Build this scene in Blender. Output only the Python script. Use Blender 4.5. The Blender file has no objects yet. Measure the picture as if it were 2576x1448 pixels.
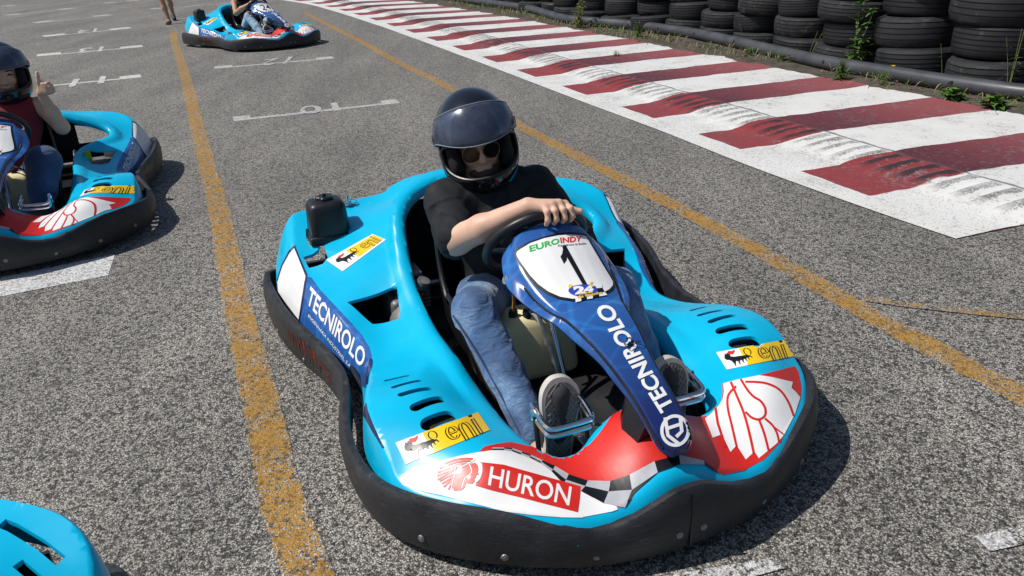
import bpy, bmesh, math, random
import numpy as np
from mathutils import Vector, Matrix, noise
from mathutils.bvhtree import BVHTree
from mathutils.geometry import delaunay_2d_cdt
random.seed(7); rng = np.random.default_rng(7)
S = bpy.context.scene
# ---------------------------------------------------------------- camera, sky, sun
CAM_H, PITCH, ROLL, FOC = 1.3442, 0.42755, -0.04056, 1973.4   # focal in units of a 2576 px wide frame
cd = bpy.data.cameras.new('camera'); cam = bpy.data.objects.new('camera', cd); S.collection.objects.link(cam)
cd.sensor_width = 36; cd.lens = FOC / 2576 * 36; cd.clip_start = .05; cd.clip_end = 500
cam.matrix_world = Matrix.Translation((0, 0, CAM_H)) @ Matrix.Rotation(math.pi / 2 - PITCH, 4, 'X') @ Matrix.Rotation(ROLL, 4, 'Z')
S.camera = cam
SUN_EL = math.radians(54); SUN_AZ = math.atan2(-.09, -1.0)     # direction towards the sun in plan
W = bpy.data.worlds.new('World'); S.world = W; W.use_nodes = True
nt = W.node_tree; bg = nt.nodes['Background']; sky = nt.nodes.new('ShaderNodeTexSky'); sky.sky_type = 'NISHITA'
sky.sun_disc = False; sky.sun_elevation = SUN_EL; sky.sun_rotation = math.pi / 2 - SUN_AZ
sky.dust_density = 1.2
nt.links.new(sky.outputs[0], bg.inputs[0]); bg.inputs[1].default_value = .075
sd = bpy.data.lights.new('sun', 'SUN'); sd.energy = 4.4; sd.angle = math.radians(.53); sd.color = (1, .955, .89)
sun = bpy.data.objects.new('sun', sd); S.collection.objects.link(sun)
sdir = Vector((math.cos(SUN_EL) * math.cos(SUN_AZ), math.cos(SUN_EL) * math.sin(SUN_AZ), math.sin(SUN_EL)))
sun.rotation_euler = sdir.to_track_quat('Z', 'Y').to_euler(); sun.location = sdir * 20
S.view_settings.view_transform = 'Standard'; S.view_settings.look = 'None'; S.view_settings.exposure = 0.0; S.view_settings.gamma = 1
S.render.resolution_x = 1024; S.render.resolution_y = 576
S.render.engine = 'CYCLES'; S.cycles.max_bounces = 8; S.cycles.transparent_max_bounces = 12

# ---------------------------------------------------------------- photo measurements -> places
# the photograph was measured with a calibrated camera; these turn a measured direction into a world / kart-local line
KP = [(.07416, 2.20112, .36841), (-2.6406, 4.0670, .41602), (-3.4035, 11.6513, .7537)]
def ray(p):
    a = (p[0] - 1288) / FOC; b = -(p[1] - 724) / FOC; cr, sr, cp, sp = math.cos(ROLL), math.sin(ROLL), math.cos(PITCH), math.sin(PITCH)
    x = a * cr - b * sr; u = a * sr + b * cr
    return Vector((0, 0, CAM_H)), Vector((x, cp + u * sp, -sp + u * cp))
def gz(p, z=0.0):
    o, d = ray(p); return o + d * ((z - o.z) / d.z)
def kray(k, p):
    o, d = ray(p); X, Y, yw = KP[k]; fw = Vector((math.sin(yw), -math.cos(yw))); rt = Vector((fw.y, -fw.x))
    q = Vector((o.x - X, o.y - Y)); d2 = Vector((d.x, d.y))
    return Vector((q.dot(rt), q.dot(fw), o.z)), Vector((d2.dot(rt), d2.dot(fw), d.z))
r1 = lambda x, y: (646.6 + .3461 * x, 363.7 + .3461 * y)
r2 = lambda x, y: (646.6 + .3461 * x, 767.8 + .3461 * y)
r3 = lambda x, y: (662.7 + .2233 * x, 695.1 + .2233 * y)
r4 = lambda x, y: (1212.3 + .3461 * x, 525.3 + .3461 * y)
r5 = lambda x, y: (1212.3 + .3461 * x, 929.4 + .3461 * y)
r6 = lambda x, y: (662.7 + .16744 * x, 468.8 + .16744 * y)
r7 = lambda x, y: (986.0 + .25113 * x, 969.8 + .25113 * y)
r8 = lambda x, y: (1252.7 + .14510 * x, 565.7 + .14510 * y)
r9 = lambda x, y: (1778.0 + .4979 * x, 727.4 + .4979 * y)
rB = lambda x, y: (387.9 + .18825 * x, .18825 * y)
q2 = lambda x, y: (.30698 * x, 266.7 + .30698 * y)

# ---------------------------------------------------------------- materials
MATS = {}
def pm(name, col, rough=.5, metal=0, coat=0, var=.12, vs=6.0, bump=0, bs=200, trans=0, ior=1.45, sheen=0, sub=0, alpha=1, det=6, dark=None, ds=20, dth=.62):
    if name in MATS: return MATS[name]
    m = bpy.data.materials.new(name); m.use_nodes = True; n = m.node_tree.nodes; l = m.node_tree.links
    b = n['Principled BSDF']; MATS[name] = m
    tc = n.new('ShaderNodeTexCoord'); nz = n.new('ShaderNodeTexNoise'); nz.inputs['Scale'].default_value = vs; nz.inputs['Detail'].default_value = det
    l.new(tc.outputs['Object'], nz.inputs['Vector'])
    mr = n.new('ShaderNodeMapRange'); mr.inputs[1].default_value = .3; mr.inputs[2].default_value = .7; mr.inputs[3].default_value = 1 - var; mr.inputs[4].default_value = 1 + var
    l.new(nz.outputs[0], mr.inputs[0])
    hs = n.new('ShaderNodeHueSaturation'); hs.inputs['Color'].default_value = (*col, 1); l.new(mr.outputs[0], hs.inputs['Value'])
    out = hs.outputs[0]
    if dark is not None:
        n2 = n.new('ShaderNodeTexNoise'); n2.inputs['Scale'].default_value = ds; n2.inputs['Detail'].default_value = 8; n2.inputs['Roughness'].default_value = .7
        l.new(tc.outputs['Object'], n2.inputs['Vector'])
        m2 = n.new('ShaderNodeMapRange'); m2.inputs[1].default_value = dth; m2.inputs[2].default_value = dth + .05; l.new(n2.outputs[0], m2.inputs[0])
        mx = n.new('ShaderNodeMix'); mx.data_type = 'RGBA'; l.new(m2.outputs[0], mx.inputs['Factor']); l.new(out, mx.inputs['A']); mx.inputs['B'].default_value = (*dark, 1)
        out = mx.outputs['Result']
    l.new(out, b.inputs['Base Color'])
    r2_ = n.new('ShaderNodeMapRange'); r2_.inputs[1].default_value = .3; r2_.inputs[2].default_value = .7; r2_.inputs[3].default_value = max(.02, rough * .8); r2_.inputs[4].default_value = min(1, rough * 1.25)
    l.new(nz.outputs[0], r2_.inputs[0]); l.new(r2_.outputs[0], b.inputs['Roughness'])
    b.inputs['Metallic'].default_value = metal; b.inputs['Coat Weight'].default_value = coat; b.inputs['Coat Roughness'].default_value = .06
    b.inputs['Transmission Weight'].default_value = trans; b.inputs['IOR'].default_value = ior; b.inputs['Sheen Weight'].default_value = sheen
    b.inputs['Subsurface Weight'].default_value = sub; b.inputs['Subsurface Radius'].default_value = (.02, .008, .004); b.inputs['Alpha'].default_value = alpha
    if bump:
        n3 = n.new('ShaderNodeTexNoise'); n3.inputs['Scale'].default_value = bs; n3.inputs['Detail'].default_value = 4; l.new(tc.outputs['Object'], n3.inputs['Vector'])
        bp = n.new('ShaderNodeBump'); bp.inputs['Strength'].default_value = bump; bp.inputs['Distance'].default_value = .004
        l.new(n3.outputs[0], bp.inputs['Height']); l.new(bp.outputs[0], b.inputs['Normal'])
    return m
CYAN = pm('cyan_plastic', (.001, .44, .71), .30, coat=.12, var=.03, vs=9, bump=.02, bs=50, ior=1.36, dark=(.02, .2, .3), ds=70, dth=.82)

def scratch(m, cols, sc=1.0, thr=.70, along=(1, 1, 14), soft=.03, base=1.0):
    n = m.node_tree.nodes; l = m.node_tree.links; b = n['Principled BSDF']; tc = n.new('ShaderNodeTexCoord'); src = b.inputs['Base Color'].links[0].from_socket
    for i, c in enumerate(cols):
        mp = n.new('ShaderNodeMapping'); mp.inputs['Rotation'].default_value = (0, 0, 0) if along[2] > 1 else (.3 * i, .2, .5 + 1.1 * i); mp.inputs['Scale'].default_value = along; mp.inputs['Location'].default_value = (i * 3.3, 1.7 * i, i)
        l.new(tc.outputs['Object'], mp.inputs[0]); nz = n.new('ShaderNodeTexNoise'); nz.inputs['Scale'].default_value = 16 * sc; nz.inputs['Detail'].default_value = 7; nz.inputs['Roughness'].default_value = .7; l.new(mp.outputs[0], nz.inputs[0])
        big = n.new('ShaderNodeTexNoise'); big.inputs['Scale'].default_value = 5 + i; big.inputs['Detail'].default_value = 3; l.new(tc.outputs['Object'], big.inputs[0])
        a = n.new('ShaderNodeMath'); a.operation = 'MULTIPLY_ADD'; l.new(big.outputs[0], a.inputs[0]); a.inputs[1].default_value = .45; l.new(nz.outputs[0], a.inputs[2])
        mr = n.new('ShaderNodeMapRange'); mr.inputs[1].default_value = thr; mr.inputs[2].default_value = thr + soft; mr.inputs[4].default_value = base; l.new(a.outputs[0], mr.inputs[0])
        mx = n.new('ShaderNodeMix'); mx.data_type = 'RGBA'; l.new(mr.outputs[0], mx.inputs['Factor']); l.new(src, mx.inputs['A']); mx.inputs['B'].default_value = (*c, 1); src = mx.outputs['Result']
    l.new(src, b.inputs['Base Color']); return m
RUB = scratch(pm('black_bumper_plastic', (.019, .020, .024), .52, var=.3, vs=14, bump=.3, bs=90), [(.05, .052, .06), (.075, .075, .08), (.025, .035, .05)], 1.5, .80, (1, 1, 16), .16, .85)
BLK = pm('black_plastic', (.012, .013, .016), .38, var=.2, vs=20, bump=.06, bs=150)
SEATM = pm('seat_plastic', (.010, .011, .013), .3, var=.2, vs=9, bump=.05, bs=100)
WHT = pm('white_sticker', (.78, .78, .78), .5, coat=.0, var=.03, vs=12, dark=(.40, .39, .38), ds=46, dth=.72, ior=1.35)
PLATE = pm('plate_white', (.80, .80, .80), .35, coat=.1, var=.03, vs=12, dark=(.5, .5, .5), ds=30, dth=.76)
RED = pm('red_sticker', (.60, .020, .014), .40, coat=.03, var=.06, vs=12, dark=(.5, .2, .18), ds=40, dth=.76)
YEL = pm('yellow_sticker', (.86, .56, .005), .3, coat=.2, var=.04, vs=20)
BRN = pm('brown_print', (.035, .018, .006), .35, var=.05)
NAVY = pm('navy_sticker', (.012, .022, .10), .25, coat=.3, var=.1, vs=20)
INK = pm('black_print', (.008, .009, .012), .3, var=.1)
GRY = pm('grey_print', (.42, .43, .46), .3, var=.12, vs=25)
GRN = pm('green_print', (.02, .42, .08), .3, var=.05)
scratch(CYAN, [(.02, .16, .24), (.25, .60, .72)], 2.6, .93, (1, .12, 1), .02, .6)
scratch(WHT, [(.25, .24, .23)], 2.6, .94, (1, .12, 1), .03, .6)
scratch(RED, [(.62, .42, .40)], 2.6, .95, (.15, 1, 1), .03, .5)
BOLTM = pm('dull_bolt', (.22, .22, .22), .5, metal=.6, var=.2, vs=60)
CHR = pm('chrome', (.62, .64, .68), .12, metal=1, var=.1, vs=30)
STL = pm('dull_steel', (.35, .35, .36), .38, metal=1, var=.3, vs=40, bump=.1)
ALU = pm('engine_casting', (.20, .20, .205), .5, metal=.5, var=.3, vs=25, bump=.3, bs=90)
TYR = pm('kart_tyre_rubber', (.016, .016, .017), .7, var=.3, vs=18, bump=.3, bs=120)
TANKM = pm('tank_plastic', (.88, .78, .46), .35, var=.08, vs=6, sub=.15)
FLOORM = pm('floor_pan', (.03, .03, .033), .5, metal=.3, var=.3, vs=10)
GREENW = pm('green_wire', (.0, .25, .10), .4, var=.05)
def blue_mat():
    m = pm('blue_fairing', (.022, .10, .34), .16, coat=.5, var=.1, vs=2)
    n = m.node_tree.nodes; l = m.node_tree.links; b = n['Principled BSDF']
    tc = n.new('ShaderNodeTexCoord'); src = b.inputs['Base Color'].links[0].from_socket
    for i, (rx, ry, sc) in enumerate([(.5, .7, 3.1), (1.2, -.4, 2.3), (-.6, .3, 2.7), (.2, 1.5, 1.9)]):   # pale crossing rays printed on the blue
        mp = n.new('ShaderNodeMapping'); mp.inputs['Rotation'].default_value = (0, 0, rx * 2); mp.inputs['Location'].default_value = (ry, .3 * i, 0)
        l.new(tc.outputs['Object'], mp.inputs[0])
        wv = n.new('ShaderNodeTexWave'); wv.inputs['Scale'].default_value = sc; wv.inputs['Distortion'].default_value = 1.5; wv.inputs['Detail Scale'].default_value = .5
        l.new(mp.outputs[0], wv.inputs[0])
        mr = n.new('ShaderNodeMapRange'); mr.inputs[1].default_value = .965; mr.inputs[2].default_value = 1; mr.inputs[4].default_value = .35; l.new(wv.outputs[1], mr.inputs[0])
        mx = n.new('ShaderNodeMix'); mx.data_type = 'RGBA'; l.new(mr.outputs[0], mx.inputs['Factor']); l.new(src, mx.inputs['A']); mx.inputs['B'].default_value = (.03, .22, .62, 1)
        src = mx.outputs['Result']
    sx = n.new('ShaderNodeSeparateXYZ'); l.new(tc.outputs['Object'], sx.inputs[0]); mr = n.new('ShaderNodeMapRange'); mr.inputs[1].default_value = .42; mr.inputs[2].default_value = .72; l.new(sx.outputs[1], mr.inputs[0])
    mx = n.new('ShaderNodeMix'); mx.data_type = 'RGBA'; l.new(mr.outputs[0], mx.inputs['Factor']); l.new(src, mx.inputs['A']); mx.inputs['B'].default_value = (.012, .024, .12, 1)
    l.new(mx.outputs['Result'], b.inputs['Base Color']); return m
BLUE = blue_mat()

def asphalt_nodes(nt_, wpos):
    n = nt_.nodes; l = nt_.links
    def N(t, **k):
        x = n.new(t)
        for a, v in k.items(): x.inputs[a].default_value = v
        return x
    v1 = N('ShaderNodeTexVoronoi', Scale=215.0); l.new(wpos, v1.inputs['Vector'])
    v2 = N('ShaderNodeTexVoronoi', Scale=88.0); l.new(wpos, v2.inputs['Vector'])
    sep = N('ShaderNodeSeparateColor'); l.new(v1.outputs['Color'], sep.inputs[0])
    ramp = n.new('ShaderNodeValToRGB'); cr = ramp.color_ramp
    cr.elements[0].position = 0; cr.elements[0].color = (.075, .071, .067, 1)
    cr.elements[1].position = 1; cr.elements[1].color = (.70, .665, .60, 1)
    for p, c in ((.20, (.13, .122, .114, 1)), (.42, (.33, .312, .282, 1)), (.70, (.50, .475, .43, 1))):
        e = cr.elements.new(p); e.color = c
    l.new(sep.outputs[0], ramp.inputs[0])
    # gaps between stones
    gr = N('ShaderNodeMapRange', **{'From Min': .25, 'From Max': .65, 'To Min': 1.0, 'To Max': .36}); l.new(v1.outputs['Distance'], gr.inputs[0])
    # big scale stains, stretched along the driving direction
    mpz = n.new('ShaderNodeMapping'); mpz.inputs['Rotation'].default_value = (0, 0, .42); mpz.inputs['Scale'].default_value = (1.6, .35, 1); l.new(wpos, mpz.inputs[0])
    nz = N('ShaderNodeTexNoise', Scale=1.1, Detail=7.0, Roughness=.62); l.new(mpz.outputs[0], nz.inputs['Vector'])
    st = N('ShaderNodeMapRange', **{'From Min': .3, 'From Max': .7, 'To Min': .70, 'To Max': 1.20}); l.new(nz.outputs[0], st.inputs[0])
    sep2 = N('ShaderNodeSeparateColor'); l.new(v2.outputs['Color'], sep2.inputs[0])
    bigs = N('ShaderNodeMapRange', **{'From Min': .74, 'From Max': .80, 'To Min': 1.0, 'To Max': .36}); l.new(sep2.outputs[1], bigs.inputs[0])
    m1 = n.new('ShaderNodeMath'); m1.operation = 'MULTIPLY'; l.new(gr.outputs[0], m1.inputs[0]); l.new(st.outputs[0], m1.inputs[1])
    m2 = n.new('ShaderNodeMath'); m2.operation = 'MULTIPLY'; l.new(m1.outputs[0], m2.inputs[0]); l.new(bigs.outputs[0], m2.inputs[1])
    hs = n.new('ShaderNodeHueSaturation'); l.new(ramp.outputs[0], hs.inputs['Color']); l.new(m2.outputs[0], hs.inputs['Value'])
    hgt = n.new('ShaderNodeMath'); hgt.operation = 'SUBTRACT'; hgt.inputs[0].default_value = 1; l.new(v1.outputs['Distance'], hgt.inputs[1])
    h2 = n.new('ShaderNodeMath'); h2.operation = 'MULTIPLY_ADD'; l.new(sep.outputs[1], h2.inputs[0]); h2.inputs[1].default_value = .5; l.new(hgt.outputs[0], h2.inputs[2])
    return hs.outputs[0], h2.outputs[0], m2.outputs[0]
def ground_mat(name, paint=None, wear=.5, edge=0.0, paint2=None):
    """asphalt, optionally with worn paint; paint sits only on the stone tops"""
    m = bpy.data.materials.new(name); m.use_nodes = True; t = m.node_tree; n = t.nodes; l = t.links; b = n['Principled BSDF']
    geo = n.new('ShaderNodeNewGeometry'); col, h, gp = asphalt_nodes(t, geo.outputs['Position'])
    if paint:
        nz = n.new('ShaderNodeTexNoise'); nz.inputs['Scale'].default_value = 9; nz.inputs['Detail'].default_value = 3; l.new(geo.outputs['Position'], nz.inputs['Vector'])
        nf = n.new('ShaderNodeTexNoise'); nf.inputs['Scale'].default_value = 110; nf.inputs['Detail'].default_value = 2; l.new(geo.outputs['Position'], nf.inputs['Vector'])
        ad = n.new('ShaderNodeMath'); ad.operation = 'MULTIPLY_ADD'; l.new(nz.outputs[0], ad.inputs[0]); ad.inputs[1].default_value = .55; l.new(nf.outputs[0], ad.inputs[2])
        uv = n.new('ShaderNodeUVMap'); sx = n.new('ShaderNodeSeparateXYZ'); l.new(uv.outputs[0], sx.inputs[0])   # v: 0 at the edge of the painted strip, 1 in its middle
        ed = n.new('ShaderNodeMapRange'); ed.inputs[2].default_value = .35; ed.inputs[3].default_value = -edge; ed.inputs[4].default_value = 0; l.new(sx.outputs[1], ed.inputs[0])
        a2 = n.new('ShaderNodeMath'); a2.operation = 'ADD'; l.new(ad.outputs[0], a2.inputs[0]); l.new(ed.outputs[0], a2.inputs[1])
        mr = n.new('ShaderNodeMapRange'); mr.inputs[1].default_value = wear; mr.inputs[2].default_value = wear + .06; l.new(a2.outputs[0], mr.inputs[0])
        pv = n.new('ShaderNodeHueSaturation'); pv.inputs['Color'].default_value = (*paint, 1); pr = n.new('ShaderNodeMapRange')
        pr.inputs[1].default_value = .3; pr.inputs[2].default_value = .7; pr.inputs[3].default_value = .72; pr.inputs[4].default_value = 1.1; l.new(nf.outputs[0], pr.inputs[0]); gm_ = n.new('ShaderNodeMapRange'); gm_.inputs[1].default_value = .25; gm_.inputs[2].default_value = .85; gm_.inputs[3].default_value = .50; l.new(gp, gm_.inputs[0]); mv = n.new('ShaderNodeMath'); mv.operation = 'MULTIPLY'; l.new(pr.outputs[0], mv.inputs[0]); l.new(gm_.outputs[0], mv.inputs[1]); l.new(mv.outputs[0], pv.inputs['Value'])
        mx = n.new('ShaderNodeMix'); mx.data_type = 'RGBA'; l.new(mr.outputs[0], mx.inputs['Factor']); l.new(col, mx.inputs['A']); l.new(pv.outputs[0], mx.inputs['B'])
        col = mx.outputs['Result']
    l.new(col, b.inputs['Base Color']); b.inputs['Roughness'].default_value = .75
    bp = n.new('ShaderNodeBump'); bp.inputs['Strength'].default_value = .8 if not paint else .5; bp.inputs['Distance'].default_value = .004
    l.new(h, bp.inputs['Height']); l.new(bp.outputs[0], b.inputs['Normal'])
    return m
ASPH = ground_mat('asphalt')

# ---------------------------------------------------------------- helpers
COL = S.collection
def mesh_obj(name, verts, faces, mat, parent=None, smooth=True, angle=35, label=None):
    me = bpy.data.meshes.new(name); me.from_pydata([tuple(v) for v in verts], [], faces); me.validate(); me.update()
    if mat: me.materials.append(mat)
    if smooth:
        me.polygons.foreach_set('use_smooth', [True] * len(me.polygons)); me.set_sharp_from_angle(angle=math.radians(angle))
    o = bpy.data.objects.new(name, me); COL.objects.link(o)
    if parent: o.parent = parent
    if label: o['label'] = label
    return o
def tag(o, label=None, cat=None, group=None, kind=None):
    if label: o['label'] = label
    if cat: o['category'] = cat
    if group: o['group'] = group
    if kind: o['kind'] = kind
    return o
def empty(name, loc=(0, 0, 0), rz=0):
    o = bpy.data.objects.new(name, None); COL.objects.link(o); o.location = loc; o.rotation_euler = (0, 0, rz); o.empty_display_size = .1; return o
def copy_tree(o, parent=None):
    c = o.copy(); COL.objects.link(c); c.parent = parent
    for ch in list(o.children): copy_tree(ch, c)
    return c
def catmull(P, n=8, closed=False):
    P = [Vector(p) for p in P]; out = []; m = len(P)
    rngi = range(m if closed else m - 1)
    for i in rngi:
        if closed: a, b, c, d = P[i - 1], P[i], P[(i + 1) % m], P[(i + 2) % m]
        else: a, b, c, d = P[max(i - 1, 0)], P[i], P[i + 1], P[min(i + 2, m - 1)]
        for k in range(n):
            t = k / n
            out.append(.5 * ((2 * b) + (c - a) * t + (2 * a - 5 * b + 4 * c - d) * t * t + (3 * b - 3 * c + d - a) * t ** 3))
    if not closed: out.append(P[-1])
    return out
class MB:
    def __init__(s): s.v = []; s.f = []
    def add(s, v, f):
        o = len(s.v); s.v += [Vector(x) for x in v]; s.f += [tuple(i + o for i in q) for q in f]; return s
    def box(s, c, d, rz=0, rx=0, bev=0):
        x, y, z = d[0] / 2, d[1] / 2, d[2] / 2; R = Matrix.Rotation(rz, 3, 'Z') @ Matrix.Rotation(rx, 3, 'X')
        if bev:
            bm = bmesh.new(); bmesh.ops.create_cube(bm, size=1)
            for v in bm.verts: v.co = Vector((v.co.x * d[0], v.co.y * d[1], v.co.z * d[2]))
            bmesh.ops.bevel(bm, geom=bm.edges[:], offset=bev, segments=3, profile=.5, affect='EDGES')
            bm.verts.ensure_lookup_table()
            s.add([R @ v.co + Vector(c) for v in bm.verts], [[w.index for w in f.verts] for f in bm.faces]); bm.free(); return s
        vs = [(a * x, b * y, e * z) for e in (-1, 1) for b in (-1, 1) for a in (-1, 1)]
        return s.add([R @ Vector(v) + Vector(c) for v in vs], [(0, 2, 3, 1), (4, 5, 7, 6), (0, 1, 5, 4), (2, 6, 7, 3), (0, 4, 6, 2), (1, 3, 7, 5)])
    def tube(s, P, r, n=10, sm=6, closed=False, cap=True):
        P = catmull(P, sm, closed) if sm else [Vector(p) for p in P]; m = len(P)
        rs = r if hasattr(r, '__len__') else None
        T = [(P[(i + 1) % m if closed else min(i + 1, m - 1)] - P[i - 1 if closed else max(i - 1, 0)]).normalized() for i in range(m)]
        u = T[0].orthogonal().normalized(); V = []; 
        for i in range(m):
            u = (u - T[i] * u.dot(T[i])).normalized(); w = T[i].cross(u)
            rr = r if rs is None else rs[0] + (rs[1] - rs[0]) * i / (m - 1)
            V += [P[i] + (u * math.cos(2 * math.pi * k / n) + w * math.sin(2 * math.pi * k / n)) * rr for k in range(n)]
        F = [(i * n + k, i * n + (k + 1) % n, ((i + 1) % m) * n + (k + 1) % n, ((i + 1) % m) * n + k) for i in range(m if closed else m - 1) for k in range(n)]
        if cap and not closed: F += [tuple(range(n))[::-1], tuple((m - 1) * n + k for k in range(n))]
        return s.add(V, F)
    def lathe(s, prof, c=(0, 0, 0), axis=(0, 0, 1), n=32, close=False):
        q = Vector((0, 0, 1)).rotation_difference(Vector(axis).normalized()); m = len(prof)
        V = [q @ Vector((r * math.cos(2 * math.pi * k / n), r * math.sin(2 * math.pi * k / n), z)) + Vector(c) for r, z in prof for k in range(n)]
        F = [(i * n + k, i * n + (k + 1) % n, ((i + 1) % m) * n + (k + 1) % n, ((i + 1) % m) * n + k) for i in range(m if close else m - 1) for k in range(n)]
        return s.add(V, F)
    def build(s, name, mat, parent=None, smooth=True, angle=35, label=None): return mesh_obj(name, s.v, s.f, mat, parent, smooth, angle, label)

def sheet(name, polys, mat, z=.002, parent=None, uvc=True):
    """flat painted marking(s) on the ground: list of world polygons (quads best, long sides first)"""
    V = []; F = []; UV = []
    for P in polys:
        o = len(V); V += [(p[0], p[1], z) for p in P]; F.append(tuple(range(o, o + len(P))))
        UV += [(0, 1)] * len(P)
    me = bpy.data.meshes.new(name); me.from_pydata(V, [], F); uvl = me.uv_layers.new(name='UVMap')
    for i, u in enumerate(UV): uvl.data[i].uv = u
    me.materials.append(mat); o = bpy.data.objects.new(name, me); COL.objects.link(o)
    if parent: o.parent = parent
    tag(o, kind='structure'); return o
def strip(name, path, w, mat, z=.0018):
    """painted band along a path; v runs 0 at both edges to 1 in the middle"""
    P = catmull([Vector((p[0], p[1], 0)) for p in path], 10); V = []; UV = []; m = len(P)
    for i, p in enumerate(P):
        t = (P[min(i + 1, m - 1)] - P[max(i - 1, 0)]).normalized(); nn = Vector((-t.y, t.x, 0))
        wi = w if not hasattr(w, '__len__') else w[0] + (w[1] - w[0]) * i / (m - 1)
        wob = 1 + .12 * noise.noise(p * 4)
        for s, uvv in ((-1, 0), (0, 1), (1, 0)): V.append((p.x + nn.x * s * wi * wob / 2, p.y + nn.y * s * wi * wob / 2, z)); UV.append((i * .1, uvv))
    F = [(i * 3 + k, i * 3 + k + 1, i * 3 + k + 4, i * 3 + k + 3) for i in range(m - 1) for k in range(2)]
    me = bpy.data.meshes.new(name); me.from_pydata(V, [], F); uvl = me.uv_layers.new(name='UVMap')
    for lp in me.loops: uvl.data[lp.index].uv = UV[lp.vertex_index]
    me.materials.append(mat); o = bpy.data.objects.new(name, me); COL.objects.link(o); tag(o, kind='structure'); return o

def text_polys(txt, weight=0.0, res=4):
    """text -> (verts2d, faces) normalised to a unit box (0..1 across the word, 0..1 cap height)"""
    cu = bpy.data.curves.new('t', 'FONT'); cu.body = txt; cu.resolution_u = res; cu.offset = weight; cu.space_character = 1.0
    o = bpy.data.objects.new('t', cu); COL.objects.link(o); dg = bpy.context.evaluated_depsgraph_get(); dg.update()
    me = bpy.data.meshes.new_from_object(o.evaluated_get(dg)); V = np.array([v.co[:2] for v in me.vertices]); F = [tuple(p.vertices) for p in me.polygons]
    bpy.data.objects.remove(o); bpy.data.curves.remove(cu); bpy.data.meshes.remove(me)
    lo = V.min(0); hi = V.max(0)
    V = (V - lo) / (hi - lo); return V, F
def homog(quad):
    """unit square (0,1)TL (1,1)TR (1,0)BR (0,0)BL -> quad [TL,TR,BR,BL]"""
    src = [(0, 1), (1, 1), (1, 0), (0, 0)]; A = []; B = []
    for (x, y), (u, v) in zip(src, quad): A += [[x, y, 1, 0, 0, 0, -u * x, -u * y], [0, 0, 0, x, y, 1, -v * x, -v * y]]; B += [u, v]
    h = np.linalg.solve(np.array(A, float), np.array(B, float))
    def f(p):
        d = h[6] * p[0] + h[7] * p[1] + 1; return ((h[0] * p[0] + h[1] * p[1] + h[2]) / d, (h[3] * p[0] + h[4] * p[1] + h[5]) / d)
    return f
def resample(poly, step):
    out = []
    for i, a in enumerate(poly):
        b = poly[(i + 1) % len(poly)]; L = math.dist(a, b); k = max(1, int(L / step)); out += [(a[0] + (b[0] - a[0]) * j / k, a[1] + (b[1] - a[1]) * j / k) for j in range(k)]
    return out
def inside(p, poly):
    c = False; x, y = p; j = len(poly) - 1
    for i in range(len(poly)):
        xi, yi = poly[i]; xj, yj = poly[j]
        if (yi > y) != (yj > y) and x < (xj - xi) * (y - yi) / (yj - yi + 1e-12) + xi: c = not c
        j = i
    return c
def tri_poly(poly, step, holes=()):
    """triangulate polygon with interior points -> verts2d, faces"""
    B = resample(poly, step); V = list(B); E = [(i, (i + 1) % len(B)) for i in range(len(B))]; HS = []
    for h in holes:
        hh = resample(h, step); o = len(V); V += hh; E += [(o + i, o + (i + 1) % len(hh)) for i in range(len(hh))]; HS.append(hh)
    xs = [p[0] for p in B]; ys = [p[1] for p in B]
    x = min(xs) + step * .5
    row = 0
    while x < max(xs):
        y = min(ys) + (step * .5 if row % 2 else 0)
        while y < max(ys):
            if inside((x, y), B) and not any(inside((x, y), h) for h in HS): V.append((x, y))
            y += step
        x += step * .87; row += 1
    r = delaunay_2d_cdt([Vector(p) for p in V], E, [], 0, 1e-7)
    vs = [(p.x, p.y) for p in r[0]]; fs = []
    for f in r[2]:
        c = (sum(vs[i][0] for i in f) / len(f), sum(vs[i][1] for i in f) / len(f))
        if inside(c, B) and not any(inside(c, h) for h in HS): fs.append(tuple(f))
    return vs, fs
def smooth2(poly, n=4, closed=True): return [(p.x, p.y) for p in catmull([Vector((a, b, 0)) for a, b in poly], n, closed)]
def stroke(path, w, closed=False):
    """2d path -> polygon of width w"""
    P = [Vector(p) for p in path]; L = []; R = []; m = len(P)
    for i, p in enumerate(P):
        t = (P[min(i + 1, m - 1)] - P[max(i - 1, 0)]).normalized(); nn = Vector((-t.y, t.x)) * w / 2; L.append(tuple(p + nn)); R.append(tuple(p - nn))
    return L + R[::-1]

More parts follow.
